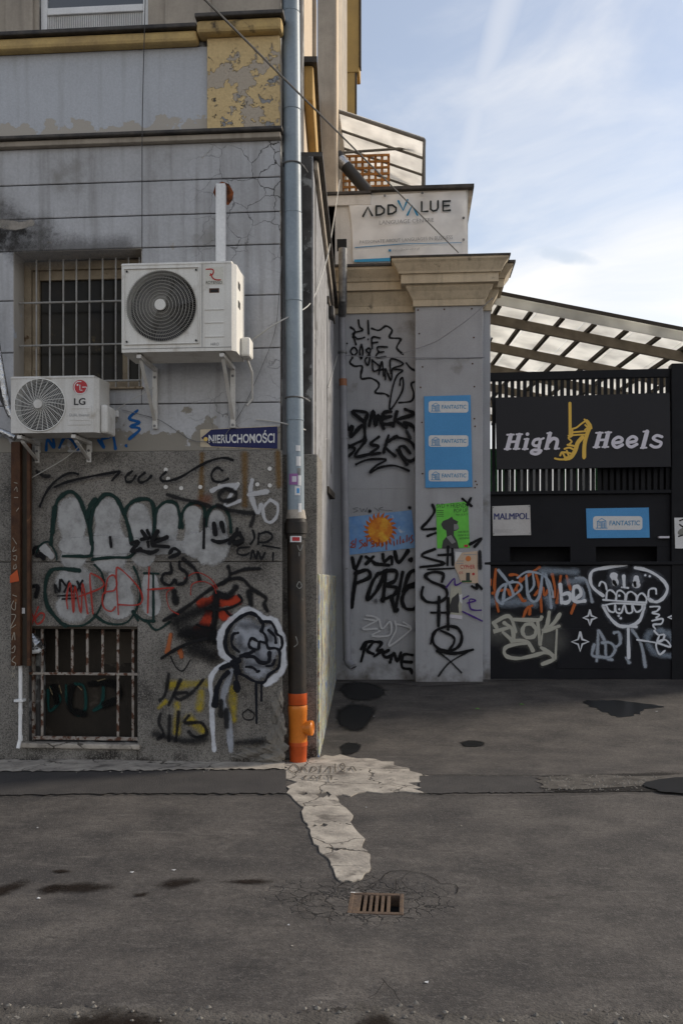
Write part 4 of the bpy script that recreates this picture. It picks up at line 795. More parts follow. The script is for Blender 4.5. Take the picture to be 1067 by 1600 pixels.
Y2 = 7.55; Q2 = Plane(0, Y2); a0, a1 = Q2.u(17), Q2.u(147); zb2, zt2 = Q2.z(676, 82), Q2.z(591, 82); fc = Q2.at(62.5, 632.5)
lg, lp = ac_unit('small white air conditioner unit with round red badge below the barred window', a0, a1, zb2, zt2, Y2, .30, M['ac2'], (fc.x, fc.z), Q2.u(102)-fc.x, 'swirl')
brackets(lg, (Q2.u(28), Q2.u(113)), Y2, zb2, .16, 8.0-.012, M['ac2'])
MB().abox(a1+.035, a1+.10, Y2+.05, Y2+.28, zb2, zb2+.25).build('valve_cover', M['ac2'], lg, bevel=.02)
Q2.at(0, 0); MB().box(Q2, Q2.u(106), Q2.u(143), Q2.z(664, 125), Q2.z(633, 125), 0, .004).build('embossed_panel', M['ac2'], lg, bevel=.002)
for y in (638, 656): MB().box(Q2, Q2.u(110), Q2.u(140), Q2.z(y+.6, 125), Q2.z(y-.6, 125), .004, .007).build('rib', M['ac2'], lg)
poly(Q2, circ(125.3, 604.6, 11.3, 32), M['red'], lg, .002, 'badge')
LG_ = (0, 530, 4.85); t = Tag(Q2, .0035, LG_); pw = spray((.68,.68,.68), .06)
t(pw, 6, [(615,320),(585,322),(565,345),(563,375),(580,405),(610,412),(640,402),(656,375),(655,362),(625,362)])(pw, 6, [(606,345),(606,385),(622,385)], smooth=False)(pw, 15, [(588,345)]).build('badge_mark', lg)
text('LG', Q2, [(115.5,622), (133.5,621.5), (133.5,632.3), (115.5,632.8)], M['ink'], lg, .003, bold=.02); text('DUAL Inverter', Q2, rect(108.5, 646, 140, 650.5, -.3), M['grey_ink'], lg, .006)
# trunking from the wall hole down to the large unit
TU = Plane(0, 7.99); o = MB().box(FW, FW.u(339.5, 350), FW.u(354.5, 350), zt1-.05, FW.z(291, 347), .013, .075).build('cable_trunking', M['pvc'], bevel=.008)
tag(o, 'white plastic trunking running down the wall to the large air conditioner', 'trunking')
poly(FW, [(333,300), (337,288), (347,283), (358,287), (365,300), (363,312), (357,320), (350,318), (340,314)], mat('broken_brick_hole', (.30,.09,.03), (.05,.02,.01), .95, 16, None, .9, 40), B, .0135, 'broken_plaster_hole')

# ------------------------------------------------------------------ estate agent sign
s = thing('arrow_sign', 'dark blue enamel arrow sign with white capitals above the plinth', 'sign', FW.at(375, 700, .02))
poly(FW, [(313,671), (434,665), (434,702), (313,698)], M['stone'], s, .016, 'backing', .004)
poly(FW, [(314.5,684), (330,671), (433.5,666), (433.5,701), (330,697)], M['navy'], s, .022, 'plate', .005)
text('NIERUCHOMOŚCI', FW, [(326,675), (429,671.5), (429,692), (326,692.5)], M['white'], s, .024, bold=.022)
poly(FW, circ(321.5, 686, 3.4, 12), M['gold'], s, .0235, 'spot')

# ------------------------------------------------------------------ downpipe at the corner
dpY = 8.07
dp_ = thing('downpipe', 'blue grey downpipe with black iron base and orange plastic foot at the corner', 'pipe', (Plane(0, dpY).u(465, 1180), dpY, 0))
PD = Plane(0, dpY); path = lambda y: PD.at(454.5+.0095*y, y)
def seg(y0, y1, r, m, name, n=20): return MB().tube([path(y0), path((y0+y1)/2), path(y1)], r, n).build(name, m, dp_, smooth=True)
rp = .078
prev = -220
for y in (20, 172, 333, 471, 620, 657, 806): seg(prev, y, rp+(.002 if y in (172, 471, 657) else 0), M['blue_pipe'], 'pipe_section'); prev = y
for y in (20, 172, 333, 471, 657): MB().ring(path(y), rp+.001, .004, Vector((1,0,0)), Vector((0,1,0)), 24, 5).build('joint', M['blue_pipe'], dp_, smooth=True)
for y in (257, 622): 
    MB().ring(path(y), rp+.004, .008, Vector((1,0,0)), Vector((0,1,0)), 24, 6).build('clamp', M['zinc'], dp_); MB().tube([path(y)+Vector((.09,0,0)), path(y)+Vector((.12,.15,0))], .008, 6).build('clamp_pin', M['zinc'], dp_)
cone = [path(800), path(812), path(816), path(817), path(834), path(835), path(842)]
MB().tube(cone, [rp+.004, .092, .097, .105, .105, .094, .094], 20).build('collar', M['iron'], dp_, smooth=True)
MB().tube([path(797), path(811)], [rp+.003, .095], 20).build('mortar_collar', M['concrete'], dp_, smooth=True)
seg(836, 1088, .082, M['iron'], 'iron_pipe')
MB().tube([path(y) for y in (1083, 1100, 1101)], [.086, .086, .082], 22).build('socket', M['redorange'], dp_, smooth=True)
MB().tube([path(y) for y in (1102, 1104, 1110, 1111, 1118, 1119, 1160)], [.084, .088, .088, .086, .086, .083, .083], 22).build('tee', M['orange'], dp_, smooth=True)
ctr = path(1137); MB().tube([ctr, ctr+Vector((.09,-.02,0)), ctr+Vector((.10,-.022,0)), ctr+Vector((.135,-.03,0)), ctr+Vector((.136,-.03,0))], [.06, .06, .068, .068, .055], 18).build('branch', M['orange'], dp_, smooth=True)
MB().tube([path(y) for y in (1159, 1165, 1166, 1190)], [.087, .087, .082, .076], 22).build('socket', M['redorange'], dp_, smooth=True)
# stickers on the pipe: little curved films
def sticker(y, x, w_, h_, m, rr=rp+.003):
    c = path(y); vs = []; 
    for i in range(5):
        a = (x+w_*(i/4-.5))
        for zq in (-h_/2, h_/2): vs.append(c+Vector((math.sin(a)*rr, -math.cos(a)*rr, zq)))
    MB().add(vs, [(2*i, 2*i+2, 2*i+3, 2*i+1) for i in range(4)]).build('sticker', m, dp_)
pur = plain('purple_print', (.26,.10,.28), .5)
for y, x, w_, h_, m in ((702, .45, .5, .05, M['white']), (722, .5, .55, .085, M['white']), (738, .55, .4, .06, M['zinc']), (750, -.1, 1.0, .10, pur), (750, .0, .5, .05, M['lilac']), (752, .6, .4, .09, M['white']), (768, .35, .6, .08, M['white']), (768, .4, .3, .045, M['blue']), (795, .6, .4, .09, M['white'])): sticker(y, x, w_, h_, m, rp+.0035+.001*len(dp_.children) % .004)
sticker(843, .1, 1.1, .055, M['white'], .0965); sticker(843, .12, .7, .035, M['red'], .098)
t = Tag(Plane(0, dpY-.094), 0, (430, 780, 3.725)); t(spray((.32,.32,.3), .2, .7), 5, [(130,270),(145,300),(160,265)], [(140,310),(140,330)], [(125,505),(140,480),(155,505),(140,520),(125,505)], [(120,800),(130,840),(110,860)])
t.build('scratched_tag', dp_)

# ------------------------------------------------------------------ rusty steel channel, pipes at the left edge
c = thing('steel_channel', 'rusty brown steel channel with scratched white writing fixed upright on the plinth', 'channel', FW.at(30, 1040, .1))
cu0, cu1 = FW.u(17, 870, .16), FW.u(46, 870, .16); cz0, cz1 = FW.z(1041, 30, .16), FW.z(690, 30, .16)
MB().box(FW, cu0, cu0+.085, cz0, cz1, .15, .16).build('flange', M['rust'], c, bevel=.003); MB().box(FW, cu0+.07, cu0+.085, cz0, cz1, .05, .149).build('web', M['rust'], c)
MB().box(FW, cu0+.086, cu1, cz0, cz1, .10, .11).build('web', M['dark_timber'], c); MB().box(FW, cu1-.03, cu1, cz0, cz1, .111, .15).build('flange', M['rust'], c, bevel=.003)
t = Tag(FW, .162, (0,850,4.268)); sc_ = spray((.36,.32,.26), .15, .75)
t(sc_, 6, [(95,20),(85,50),(110,40)], [(90,80),(110,80),(105,110),(88,100)], [(95,140),(90,165),(108,160),(105,135)], [(85,340),(110,350)], [(90,380),(75,420),(100,440),(105,390)], [(75,470),(105,480),(70,560),(105,540)], [(80,640),(95,590),(100,640)], [(80,700),(100,680),(95,720),(78,725)], [(100,750),(80,780),(105,800),(85,840)], [(80,860),(100,890)], [(100,860),(80,890)])
t.c(A_)(sc_, 5, [(95,230),(115,235)], [(95,280),(110,260),(115,290)], [(95,330),(120,330)], [(110,420),(125,400)], [(85,600),(110,640)]).build('scratched_writing', c)
poly(FW, [(15.5,900), (27,890), (30,908), (15.5,911)], M['redorange'], c, .163, 'sticker'); poly(FW, [(31,950), (39,950), (39,959), (31,959)], M['white'], c, .12, 'sticker')
wp = thing('waste_pipe', 'thin white plastic pipe below the rusty channel', 'pipe', FW.at(30, 1180, .1))
MB().tube([FW.at(32, y, .10) for y in (1035, 1100)]+[FW.at(31.5, 1155, .10), FW.at(30, 1161, .11), FW.at(28, 1170, .13)], .017, 12).build('tube', M['pvc'], wp, smooth=True)
for y in (1108, 1150): MB().tube([FW.at(32, y, .10), FW.at(32, y+8, .10)], .020, 12).build('coupling', M['pvc'], wp, smooth=True)
MB().box(FW, FW.u(23, 1095, .1), FW.u(37, 1095, .1), FW.z(1097, 30, .1), FW.z(1093, 30, .1), .046, .122).build('clip', M['pvc'], wp, bevel=.003)
f = thing('foil_duct', 'silver foil wrapped elbow poking out of the basement window', 'duct', FW.at(55, 1015, 0))
MB().tube([FW.at(47, 995, .02), FW.at(55, 1005, .03), FW.at(62, 1012, -.05), FW.at(64, 1014, -.2)], [.05, .06, .055, .05], 12).build('foil', M['foil'], f, smooth=True); MB().tube([FW.at(47, 1019, .03), FW.at(60, 1018, .03), FW.at(64, 1012, -.05)], .02, 10).build('pipe_end', M['pvc'], f, smooth=True)
f = thing('insulated_pipe', 'silver foil wrapped refrigerant line entering at the left picture edge', 'pipe', FW.at(5, 690, .1))
MB().tube([FW.at(x, y, .12) for x, y in ((-30,470), (-6,530), (2,580), (8,615), (14,640), (22,655))], .03, 10).build('line', M['foil'], f, smooth=True); MB().tube([FW.at(x, y, .12) for x, y in ((-40,672), (0,673), (14,679), (24,684))], .03, 10).build('line', M['foil'], f, smooth=True)
MB().tube([FW.at(x, y, .09) for x, y in ((-10,590), (4,625), (16,650))], .022, 8).build('line', M['cable'], f, smooth=True)

# ------------------------------------------------------------------ gate wall with pier
Wg = thing('gate_wall', 'grey painted gate wall and pier with cream moulded cornice', 'wall', (GW.u(650), 13.2, .2))
g0_, g1_ = GW.u(505), GW.u(766); gzb = -.1; zc0 = GW.z(489, 600)
wall = MB().box(GW, g0_, g1_, gzb, GW.z(470, 700), -.35, 0).build('wall', M['gate'], Wg, bevel=.006)
MB().box(GW, GW.u(512), GW.u(650), GW.z(763.5, 600), GW.z(762.5, 600), 0, .004).build('joint', M['gate'], Wg)
p0, p1 = PIL.u(648.5, 700), PIL.u(754.5, 700)
pier = MB().box(PIL, p0, p1, gzb, PIL.z(560, 700)-.003, -.2, 0).build('pier', M['gate'], Wg, bevel=.008)
pier2 = MB().box(PIL, p0, p1, PIL.z(560, 700), PIL.z(478, 700), -.2, -.003).build('pier_panel', M['gate'], Wg, bevel=.008)
for x, y in ((653,484), (694,483), (737,482), (655,521), (740,527), (660,573), (738,568), (657,605), (741,604), (659,660), (741,654), (742,666), (660,740), (743,752), (745,757), (742,762)):
    MB().disc(PIL.at(x, y, .001), .012, PIL.d, UP, 8, .004).build('screw', M['rust'], pier)
def moulding(name, prof, u0, u1, base, m, right=True):
    """cornice profile [(outward, z)...] swept along left return, front and right return"""
    rings = []
    for o_, z in prof: rings.append([base.p(u0-o_, z, -.34), base.p(u0-o_, z, o_), base.p(u1+o_, z, o_), base.p(u1+o_, z, -.34)])
    vs = [v for r in rings for v in r]; fs = [(i*4+j, i*4+j+1, i*4+j+5, i*4+j+4) for i in range(len(rings)-1) for j in range(3)]
    fs += [(0, 3, 2, 1), tuple(len(vs)-4+j for j in range(4))]
    return MB().add(vs, fs).build(name, m, Wg)
pzv = lambda y: PIL.z(y, 700)
z0 = pzv(478); s_ = 12.9/F
moulding('capital_neck', [(.0, z0-.002), (.03, z0), (.03, z0+0.0880)], p0, p1, PIL, M['stone'])
moulding('capital_cove', [(.035, z0+0.0888), (.05, z0+0.1120), (.09, z0+0.1920), (.13, z0+0.2400), (.13, z0+0.2720)], p0, p1, PIL, M['stone'])
moulding('capital_fascia', [(.20, z0+0.2736), (.20, z0+0.4000)], p0, p1, PIL, M['stone'])
moulding('capital_crown', [(.23, z0+0.4016), (.24, z0+0.4320), (.30, z0+0.5280), (.33, z0+0.5600), (.33, z0+0.5880)], p0, p1, PIL, M['stone'])
moulding('capital_cap', [(.35, z0+0.5888), (.35, z0+0.6120), (.25, z0+0.6320)], p0, p1, PIL, M['black_cap'])
q0 = GW.z(489, 600)
for nm, pr, m in (('cornice_neck', [(.0, q0-.002), (.03, q0), (.03, q0+0.0935)], 'stone'), ('cornice_cove', [(.035, q0+0.0944), (.05, q0+0.1275), (.12, q0+0.2465), (.12, q0+0.2805)], 'stone'), ('cornice_fascia', [(.18, q0+0.2822), (.18, q0+0.3995)], 'stone'), ('cornice_crown', [(.20, q0+0.4012), (.22, q0+0.4420), (.30, q0+0.5440), (.30, q0+0.5780)], 'stone'), ('cornice_cap', [(.33, q0+0.5797), (.33, q0+0.6120), (.2, q0+0.6290)], 'black_cap')):
    moulding(nm, pr, GW.u(516), GW.u(765), GW, M[m])
# grey plastic rain pipe on the gate wall
GP = Plane(0, 12.86); gp_ = thing('rain_pipe', 'grey plastic rain pipe with copper band on the gate wall', 'pipe', GP.at(540, 1045))
gpath = lambda y: GP.at(534+.0155*(y-480), y)
MB().tube([Plane(0, 12.55).at(535.5, y) for y in (388, 470)]+[GP.at(534.5, 492)], .06, 14).build('zinc_spout', M['zinc'], gp_, smooth=True)
MB().tube([gpath(490), gpath(594)], .05, 14).build('pipe_section', M['grey_pipe'], gp_, smooth=True); MB().tube([gpath(592), gpath(603)], .058, 14).build('band', M['copper'], gp_, smooth=True)
MB().tube([gpath(603), gpath(830)], .056, 14).build('pipe_section', M['grey_pipe'], gp_, smooth=True); MB().tube([gpath(830), gpath(1030), gpath(1036)+Vector((.02,-.03,0)), gpath(1042)+Vector((.09,-.10,0))], .058, 14).build('pipe_section', M['grey_pipe'], gp_, smooth=True)
for y in (550, 683, 845, 1030): MB().tube([gpath(y-1), gpath(y+2)], .066, 14).build('clamp', M['zinc'] if y == 550 else M['grey_pipe'], gp_, smooth=True)
MB().disc(gpath(1042)+Vector((.091,-.101,0)), .05, Vector((1,0,.3)).normalized(), Vector((0,1,.2)).normalized(), 14).build('outlet', M['dark'], gp_)
# board fixed edge-on to the side wall
hb = thing('hanging_board', 'narrow pale board seen edge on, fixed to the side wall', 'board', Plane(0, 11.2).at(508, 770))
H1 = Plane(0, 11.2); MB().box(H1, H1.u(504), H1.u(512), H1.z(765, 508), H1.z(470, 508), -.9, 0).build('panel', M['sidewall'], hb, bevel=.006)
for y in (468, 765): MB().box(H1, H1.u(502), H1.u(514), H1.z(y+5, 508), H1.z(y-5, 508), -.93, .03).build('rail', M['dark_timber'], hb)
for y in (480,): MB().box(H1, H1.u(512), H1.u(521), H1.z(y+11, 515), H1.z(y-8, 515), -.3, -.1).build('lamp_head', M['cable'], hb, bevel=.03)

# graffiti on the gate wall and pier
G1, G2, G3 = (500,480,5.335), (510,780,5.333), (640,770,5.336)
t = Tag(GW, .003, G1); ks = spray(K, .75, .9)
t(ks, 26, [(430,175),(490,190),(550,155),(600,190),(580,250),(670,260),(660,290),(640,340),(690,390)], [(720,465),(760,510),(800,530)], [(790,620),(760,640),(780,720),(760,780),(660,795)], [(255,165),(290,195),(275,250)])(k2, 24, [(270,420),(250,460),(290,490),(350,490),(340,560),(350,595),(420,590),(480,620),(490,660),(460,710),(540,720),(570,740)])
t(k1, 15, [(320,105),(330,160),(355,190),(275,215),(310,260),(370,250)], [(280,240),(300,310)], [(400,110),(405,220)], [(400,265)], [(225,300)], [(435,340),(435,250),(500,255)], [(435,295),(480,290)], [(275,335),(255,365),(280,400),(310,370),(290,335),(265,345)], [(345,310),(330,370),(345,430),(358,370),(345,310)], [(400,340),(385,360),(415,400),(400,480),(375,440),(410,390),(420,350),(400,340)], [(560,330),(480,330),(490,370),(530,370)], [(490,370),(465,415),(545,410)], [(435,435),(445,530),(500,500),(435,440)], [(490,555),(515,450),(530,570)], [(500,520),(535,515)], [(545,600),(545,510),(590,610),(600,520)], [(590,550),(590,430),(695,470),(605,510),(690,525),(640,570),(600,690),(580,850),(640,780),(690,680),(690,590),(670,600),(665,650)])
t.build('graffiti', wall, 'thin black handwriting ringed by wavy lines high on the gate wall')
t = Tag(GW, .04, G1)
t(k1, 32, [(215,975),(240,1020),(270,990),(255,1080),(330,1000),(370,960),(270,870),(390,880),(372,960),(375,1090)], [(410,985),(440,865),(465,990),(480,900),(530,1010)], [(590,870),(530,880),(520,965),(600,970)], [(530,920),(590,910)], [(640,870),(610,990)], [(710,850),(780,890),(640,940),(720,1000)], [(700,960),(760,980),(800,1040),(810,1110)])
t(k1, 28, [(220,1150),(290,1180),(240,1240)], [(230,1170),(330,1120),(380,1110),(290,1240),(410,1225)], [(490,1080),(420,1140),(490,1160),(420,1220),(500,1215)], [(570,1070),(530,1210)], [(640,1075),(540,1150),(625,1240)], [(620,1080),(740,1110),(800,1190),(790,1260),(740,1280),(680,1230),(660,1170),(700,1160),(750,1215)], [(640,1190),(725,1310)])(k2, 36, [(720,1030),(750,1090)])(k1, 21, [(300,1310),(400,1270),(550,1270),(470,1320),(415,1380),(500,1335),(620,1320),(740,1362)])
t.build('graffiti', wall, 'heavy black double tag in the middle of the gate wall')
t = Tag(GW, .003, G2)
t(k1, 34, [(215,490),(240,580),(290,480)], [(570,440),(600,530),(680,430)])(k1, 30, [(330,480),(400,530)], [(390,480),(330,540)], [(400,540),(520,550)], [(470,460),(480,520),(540,480),(545,540)])(k1, 48, [(700,505)])
t(k1, 33, [(250,600),(210,900)], [(240,620),(340,590),(360,650),(250,700)], [(430,620),(380,700),(340,840),(420,760),(480,620),(440,620)], [(500,590),(470,850)], [(480,600),(580,600),(570,680),(490,720),(590,740),(560,800),(460,840)], [(540,810),(570,930),(590,920)], [(635,610),(580,890)], [(640,770),(690,620),(760,600),(770,680),(680,720)], [(760,720),(680,740),(630,830),(660,910),(740,910),(770,840)], [(760,900),(745,1090)])
t(spray(K, .9, .6), 60, [(410,850)]).build('graffiti', wall, 'large black letters below the sun poster')
t = Tag(GW, .03, G2); wz = spray((.52,.52,.53), .2)
t(wz, 17, [(335,970),(400,980),(420,1010),(300,1080),(420,1080)], [(320,1000),(400,1010)], [(440,1000),(465,1080),(530,1020),(540,1100),(510,1140),(380,1140),(440,1100)], [(570,1020),(580,1090),(520,1225),(690,1100),(690,1070),(580,1040)], [(640,1025),(700,1060)])
t.build('graffiti', wall, 'white tag low on the gate wall')
t = Tag(GW, .003, G2); t(k1, 27, [(330,1200),(290,1350)], [(290,1250),(320,1200),(390,1190),(340,1260),(390,1290)], [(400,1190),(460,1200),(420,1260),(470,1260),(400,1310)], [(520,1260),(470,1290),(500,1320),(540,1300)], [(530,1360),(560,1280),(590,1350),(620,1280)], [(715,1300),(640,1300),(630,1400),(700,1420),(710,1450)], [(640,1355),(710,1360)])
t(spray(K, .3, .55), 6, [(260,70),(220,80),(260,95),(225,110)], [(280,75),(295,105),(310,80),(325,105),(340,70)], [(400,70),(440,100)], [(470,65),(440,85),(545,95)])(k2, 40, [(362,100)], [(692,70)]).build('graffiti', wall, 'lowest black tag on the gate wall and faint pencil tag above the poster')
t = Tag(PIL, .002, G3); pu_ = spray((.07,.025,.20), .3)
t(k1, 24, [(190,100),(205,160),(150,240),(100,300),(215,300)], [(150,360),(215,335)], [(440,50),(515,110)], [(510,45),(480,100)], [(210,470),(100,525),(290,590),(90,620)], [(320,450),(315,600)], [(240,520),(350,515)], [(355,470),(360,600)], [(500,430),(600,380),(540,450)], [(520,780),(560,800),(560,760),(600,800)])(k1, 15, [(150,640),(370,630)])
t(k1, 28, [(270,740),(280,680),(210,660),(130,690),(180,740),(290,790),(310,860),(250,910),(150,910),(100,860),(110,790)], [(245,870),(240,1110)], [(320,880),(320,1140)], [(320,1110),(220,1150),(190,1230),(240,1300),(330,1320),(410,1280),(435,1200),(400,1130),(320,1110)], [(230,1320),(380,1340),(525,1310)])(k1, 22, [(180,1000),(330,1000)], [(260,1150),(360,1200),(370,1250),(330,1310)])(ks, 24, [(240,1330),(330,1400),(430,1500)], [(480,1330),(330,1420),(240,1530)], [(190,1180),(175,1260)])(k2, 40, [(585,490),(588,630)])
t(pu_, 14, [(305,790),(370,715),(380,770),(430,750)], [(445,885),(490,860)], [(480,920),(550,900),(500,890),(510,970),(595,980)], [(605,1070),(440,990)])
t.build('graffiti', pier, 'tall black tag running down the pier with purple scribble')

# ------------------------------------------------------------------ posters and boards on the gate wall
def fantastic(pl, x0, y0, x1, y1, parent, off):
    h = y1-y0; r_ = h*.22; pts = []
    for cx_, cy_, a in ((x1-r_, y0+r_, -90), (x1-r_, y1-r_, 0), (x0+r_, y1-r_, 90), (x0+r_, y0+r_, 180)):
        pts += [(cx_+r_*math.cos(math.radians(a+k*22.5)), cy_+r_*math.sin(math.radians(a+k*22.5))) for k in range(5)]
    poly(pl, pts, M['white'], parent, off, 'name_panel')
    w = x1-x0; text('FANTASTIC', pl, rect(x0+w*.33, y0+h*.33, x0+w*.95, y0+h*.68, -.3), M['blue_ink'], parent, off+.002, bold=.012, shear=.06)
    t = Tag(pl, off+.002, (x0+w*.06, y0+h*.12, 1)); s = h*.75; t(spray((.05,.25,.5), .1), s*.07, *[[(a*s, b*s) for a, b in st] for st in ([(0,1),(1.1,1)], [(.15,1),(.12,.35),(.55,.05),(.95,.3),(.95,.95)], [(.12,.35),(.5,.4),(.95,.3)], [(.5,.4),(.5,1)], [(.65,.45),(.65,.95)], [(.8,.45),(.8,.95)], [(.25,.5),(.4,.5)], [(.25,.7),(.4,.7)])], smooth=False).build('house_mark', parent)
b_ = thing('company_board', 'tall blue board with three white name panels on the pier', 'sign', PIL.at(700, 762))
poly(PIL, [(662.5,619), (735,617), (738,761), (664.5,762)], M['blue'], b_, .02, 'plate', .015)
for y in (626.5, 680, 734): fantastic(PIL, 669.5, y, 731.5, y+18, b_, .022)
po = thing('sun_poster', 'sun poster with orange script on the gate wall', 'poster', GW.at(595, 860))
skm = mat('blue_sky_print', (.10,.25,.55), (.22,.38,.60), .5, 3, [((.55,.58,.60), 5, .62, .1)], .5, 9)
poly(GW, [(543,808), (643,797), (649,856), (546,867)], skm, po, .012, 'sheet', .004)
om = mat('orange_sun_print', (.75,.30,.02), (.55,.13,.01), .5, 9, [((.80,.55,.05), 5, .5, .2)], 0)
for k in range(20):
    a = 2*math.pi*k/20+.1; r1, r2 = 17, 27; c = (594, 828); px = lambda r, q: (c[0]+r*math.cos(q), c[1]+r*1.05*math.sin(q))
    poly(GW, [px(r1, a-.14), px(r2*.85, a-.02), px(r2, a+.16), px(r1, a+.16)], mat('flame_print', (.55,.14,.01), (.40,.08,.01), .5), po, .0135, 'sun_ray')
poly(GW, circ(594, 828, 19, 32, 20), om, po, .0145, 'sun_disc')
t = Tag(GW, .016, G2); br = spray((.34,.07,.015), .12)
t(br, 9, [(225,345),(205,370),(230,375),(200,400),(235,400)], [(245,330),(240,395)], [(300,340),(275,350),(305,380),(275,410)], [(320,360),(312,390),(330,385),(322,362)], [(338,320),(340,390)], [(395,350),(370,360),(400,385),(375,400)], [(415,360),(420,395)], [(440,335),(440,390)], [(460,370),(475,380),(460,395)], [(500,360),(500,420)], [(520,355),(540,375)], [(560,350),(565,385)], [(590,340),(590,375)], [(615,310),(615,370)], [(640,335),(635,360),(650,355)], [(670,300),(668,355)], [(690,320),(685,345)], [(715,300),(705,320),(720,345),(700,365)]).build('script', po)
gp2 = thing('green_poster', 'bright green event poster with a figure in a peaked cap on the pier', 'poster', PIL.at(707, 860))
poly(PIL, [(681,788.5), (731,783), (734,856), (683,857)], mat('bright_green_print', (.15,.60,.07), (.12,.50,.06), .5, 4, None, .5, 9), gp2, .008, 'sheet', .003)
dkg = plain('dark_green_ink', (.02,.07,.015), .6)
for s, q in (('SVD + FRIENDS', (682,787,731,794)), ('POP UP', (709,795,731,801)), ('9th JULY', (712,803,731,807)), ('PARTIES IN', (716,830,732,833)), ('FUNK & LO', (716,835,733,838)), ('WEEKEND', (717,840,733,843))): text(s, PIL, rect(*q, -1), dkg, gp2, .010)
for y in (797, 800, 803, 806): poly(PIL, rect(682.5, y, 695-(y % 3), y+1), dkg, gp2, .010, 'small_print')
bk = plain('halftone_black', (.03,.03,.03), .6); gk = plain('halftone_grey', (.20,.20,.20), .6)
poly(PIL, [(690,857), (692,845), (698,838), (697,829), (692,826), (689,819), (692,814), (700,811), (706,807), (708,811), (716,815), (714,818), (716,822), (717,826), (713,829), (709,830), (709,836), (714,845), (717,857)], bk, gp2, .0095, 'figure'); poly(PIL, [(709,819), (715,819), (717,825), (713,828), (709,828)], gk, gp2, .0102, 'face'); poly(PIL, [(697,839), (705,836), (712,847), (706,850)], gk, gp2, .0102, 'coat_highlight')
poly(PIL, rect(725, 851, 731, 855), M['red'], gp2, .010, 'stamp')
cy = thing('cream_poster', 'torn cream poster with red capitals below the green poster', 'poster', PIL.at(727, 912))
poly(PIL, [(717,864), (746,861), (747,912), (720,910), (716,898), (710,886), (711,874)], mat('cream_print', (.60,.46,.34), (.56,.43,.32), .6, 4, None, 0), cy, .012, 'sheet', .003)
text('CYPHER', PIL, rect(719, 882.5, 742, 889), M['red'], cy, .0135, bold=.01); text('05', PIL, rect(717, 893, 723, 897), M['red'], cy, .0135)
poly(PIL, circ(731.5, 873, 4.5, 8), plain('orange_ink', (.55,.16,.03), .6), cy, .0135, 'emblem'); poly(PIL, rect(728, 895, 734, 909), bk, cy, .0135, 'doorway'); poly(PIL, circ(739.5, 897, 2.3, 8), M['red'], cy, .0135, 'star'); poly(PIL, rect(721, 907, 737, 910), dkg, cy, .0137, 'hedge')
for y in (866, 876, 880): poly(PIL, rect(713 if y > 870 else 724, y, 724 if y > 870 else 744, y+1.3), M['grey_ink'], cy, .0135, 'small_print')
poly(PIL, [(711,862), (722,863), (716,872), (711,880)], M['white'], cy, .0145, 'torn_edge')
sm = thing('small_torn_poster', 'small torn pale poster below the cream poster', 'poster', PIL.at(711, 968))
poly(PIL, [(704.5,915), (721,917), (722,968), (700.5,965)], mat('pale_print', (.45,.44,.36), (.42,.41,.34), .6, 4, None, 0), sm, .008, 'sheet', .003); poly(PIL, [(703,960), (722,962), (722,968), (701,965)], M['lilac'], sm, .0095, 'footer')
poly(PIL, [(703,957), (703,945), (706,935), (712,930), (716,926), (718,936), (716,946), (717,958)], bk, sm, .0095, 'picture'); poly(PIL, [(717,930), (722,928), (722,944), (718,940)], M['white'], sm, .0098, 'torn_edge')

# ------------------------------------------------------------------ rear white block with banner
RB = Plane(0, 14.0); rb_ = thing('roof_box', 'white rendered rooftop block behind the gate wall', 'building', RB.at(620, 400))
r0, r1 = RB.u(508, 350), RB.u(731, 350); rm = RB.u(580, 300); zt_a, zt_b = RB.z(306, 540), RB.z(298, 660)
MB().box(RB, r0, r1, 2.6, zt_a, -3, 0).build('wall', M['white_wall'], rb_); MB().box(RB, rm, r1, zt_a+.001, zt_b, -2.5, 0).build('wall', M['white_wall'], rb_)
MB().box(RB, r0, rm-.002, zt_a-.16, zt_a-.002, .002, .05).build('fascia', M['white_wall'], rb_, bevel=.006)
MB().box(RB, r0-.05, rm-.003, zt_a+.001, zt_a+.04, -3, .09).build('roof_edge', M['black_cap'], rb_); MB().box(RB, rm-.03, RB.u(740, 293), zt_b+.001, zt_b+.05, -2.6, .10).build('roof_edge', M['black_cap'], rb_)
MB().box(RB, r1+.001, RB.u(738, 293), zt_b-.1, zt_b, -2.6, -.02).build('soffit', M['beige'], rb_)
MB().box(RB, RB.u(526.5, 380), RB.u(541.5, 380), RB.z(392, 534), RB.z(373, 534), -.02, .004).build('vent_opening', M['dark'], rb_)
MB().tube([RB.at(572, 306, -.6), RB.at(572, 295, -.6), RB.at(572, 292, -.6)], [.075, .075, .05], 14).build('vent_cowl', M['white_wall'], rb_, smooth=True)
bn = thing('banner', 'white cloth banner with dark and blue lettering on the rooftop block', 'banner', RB.at(640, 405))
BN = lambda a, b: RB.at((543+10*b+2*math.sin(b*4)*(b > .1))*(1-a)+(728+2.5*b)*a, (307+101*b)*(1-a)+(297+101*b)*a, .03+.015*math.sin(a*17+b*3)*(1-abs(2*a-1))+.012*math.sin(b*9+a*5))
n_ = 24; MB().add([BN(i/n_, j/n_) for j in range(n_+1) for i in range(n_+1)], [(j*(n_+1)+i, j*(n_+1)+i+1, (j+1)*(n_+1)+i+1, (j+1)*(n_+1)+i) for j in range(n_) for i in range(n_)]).build('cloth', M['banner'], bn, smooth=True)
BO = .062
t = Tag(RB, BO, (530, 280, 4.639)); di = spray((.035,.04,.04), .06); bi = spray((.02,.22,.40), .06)
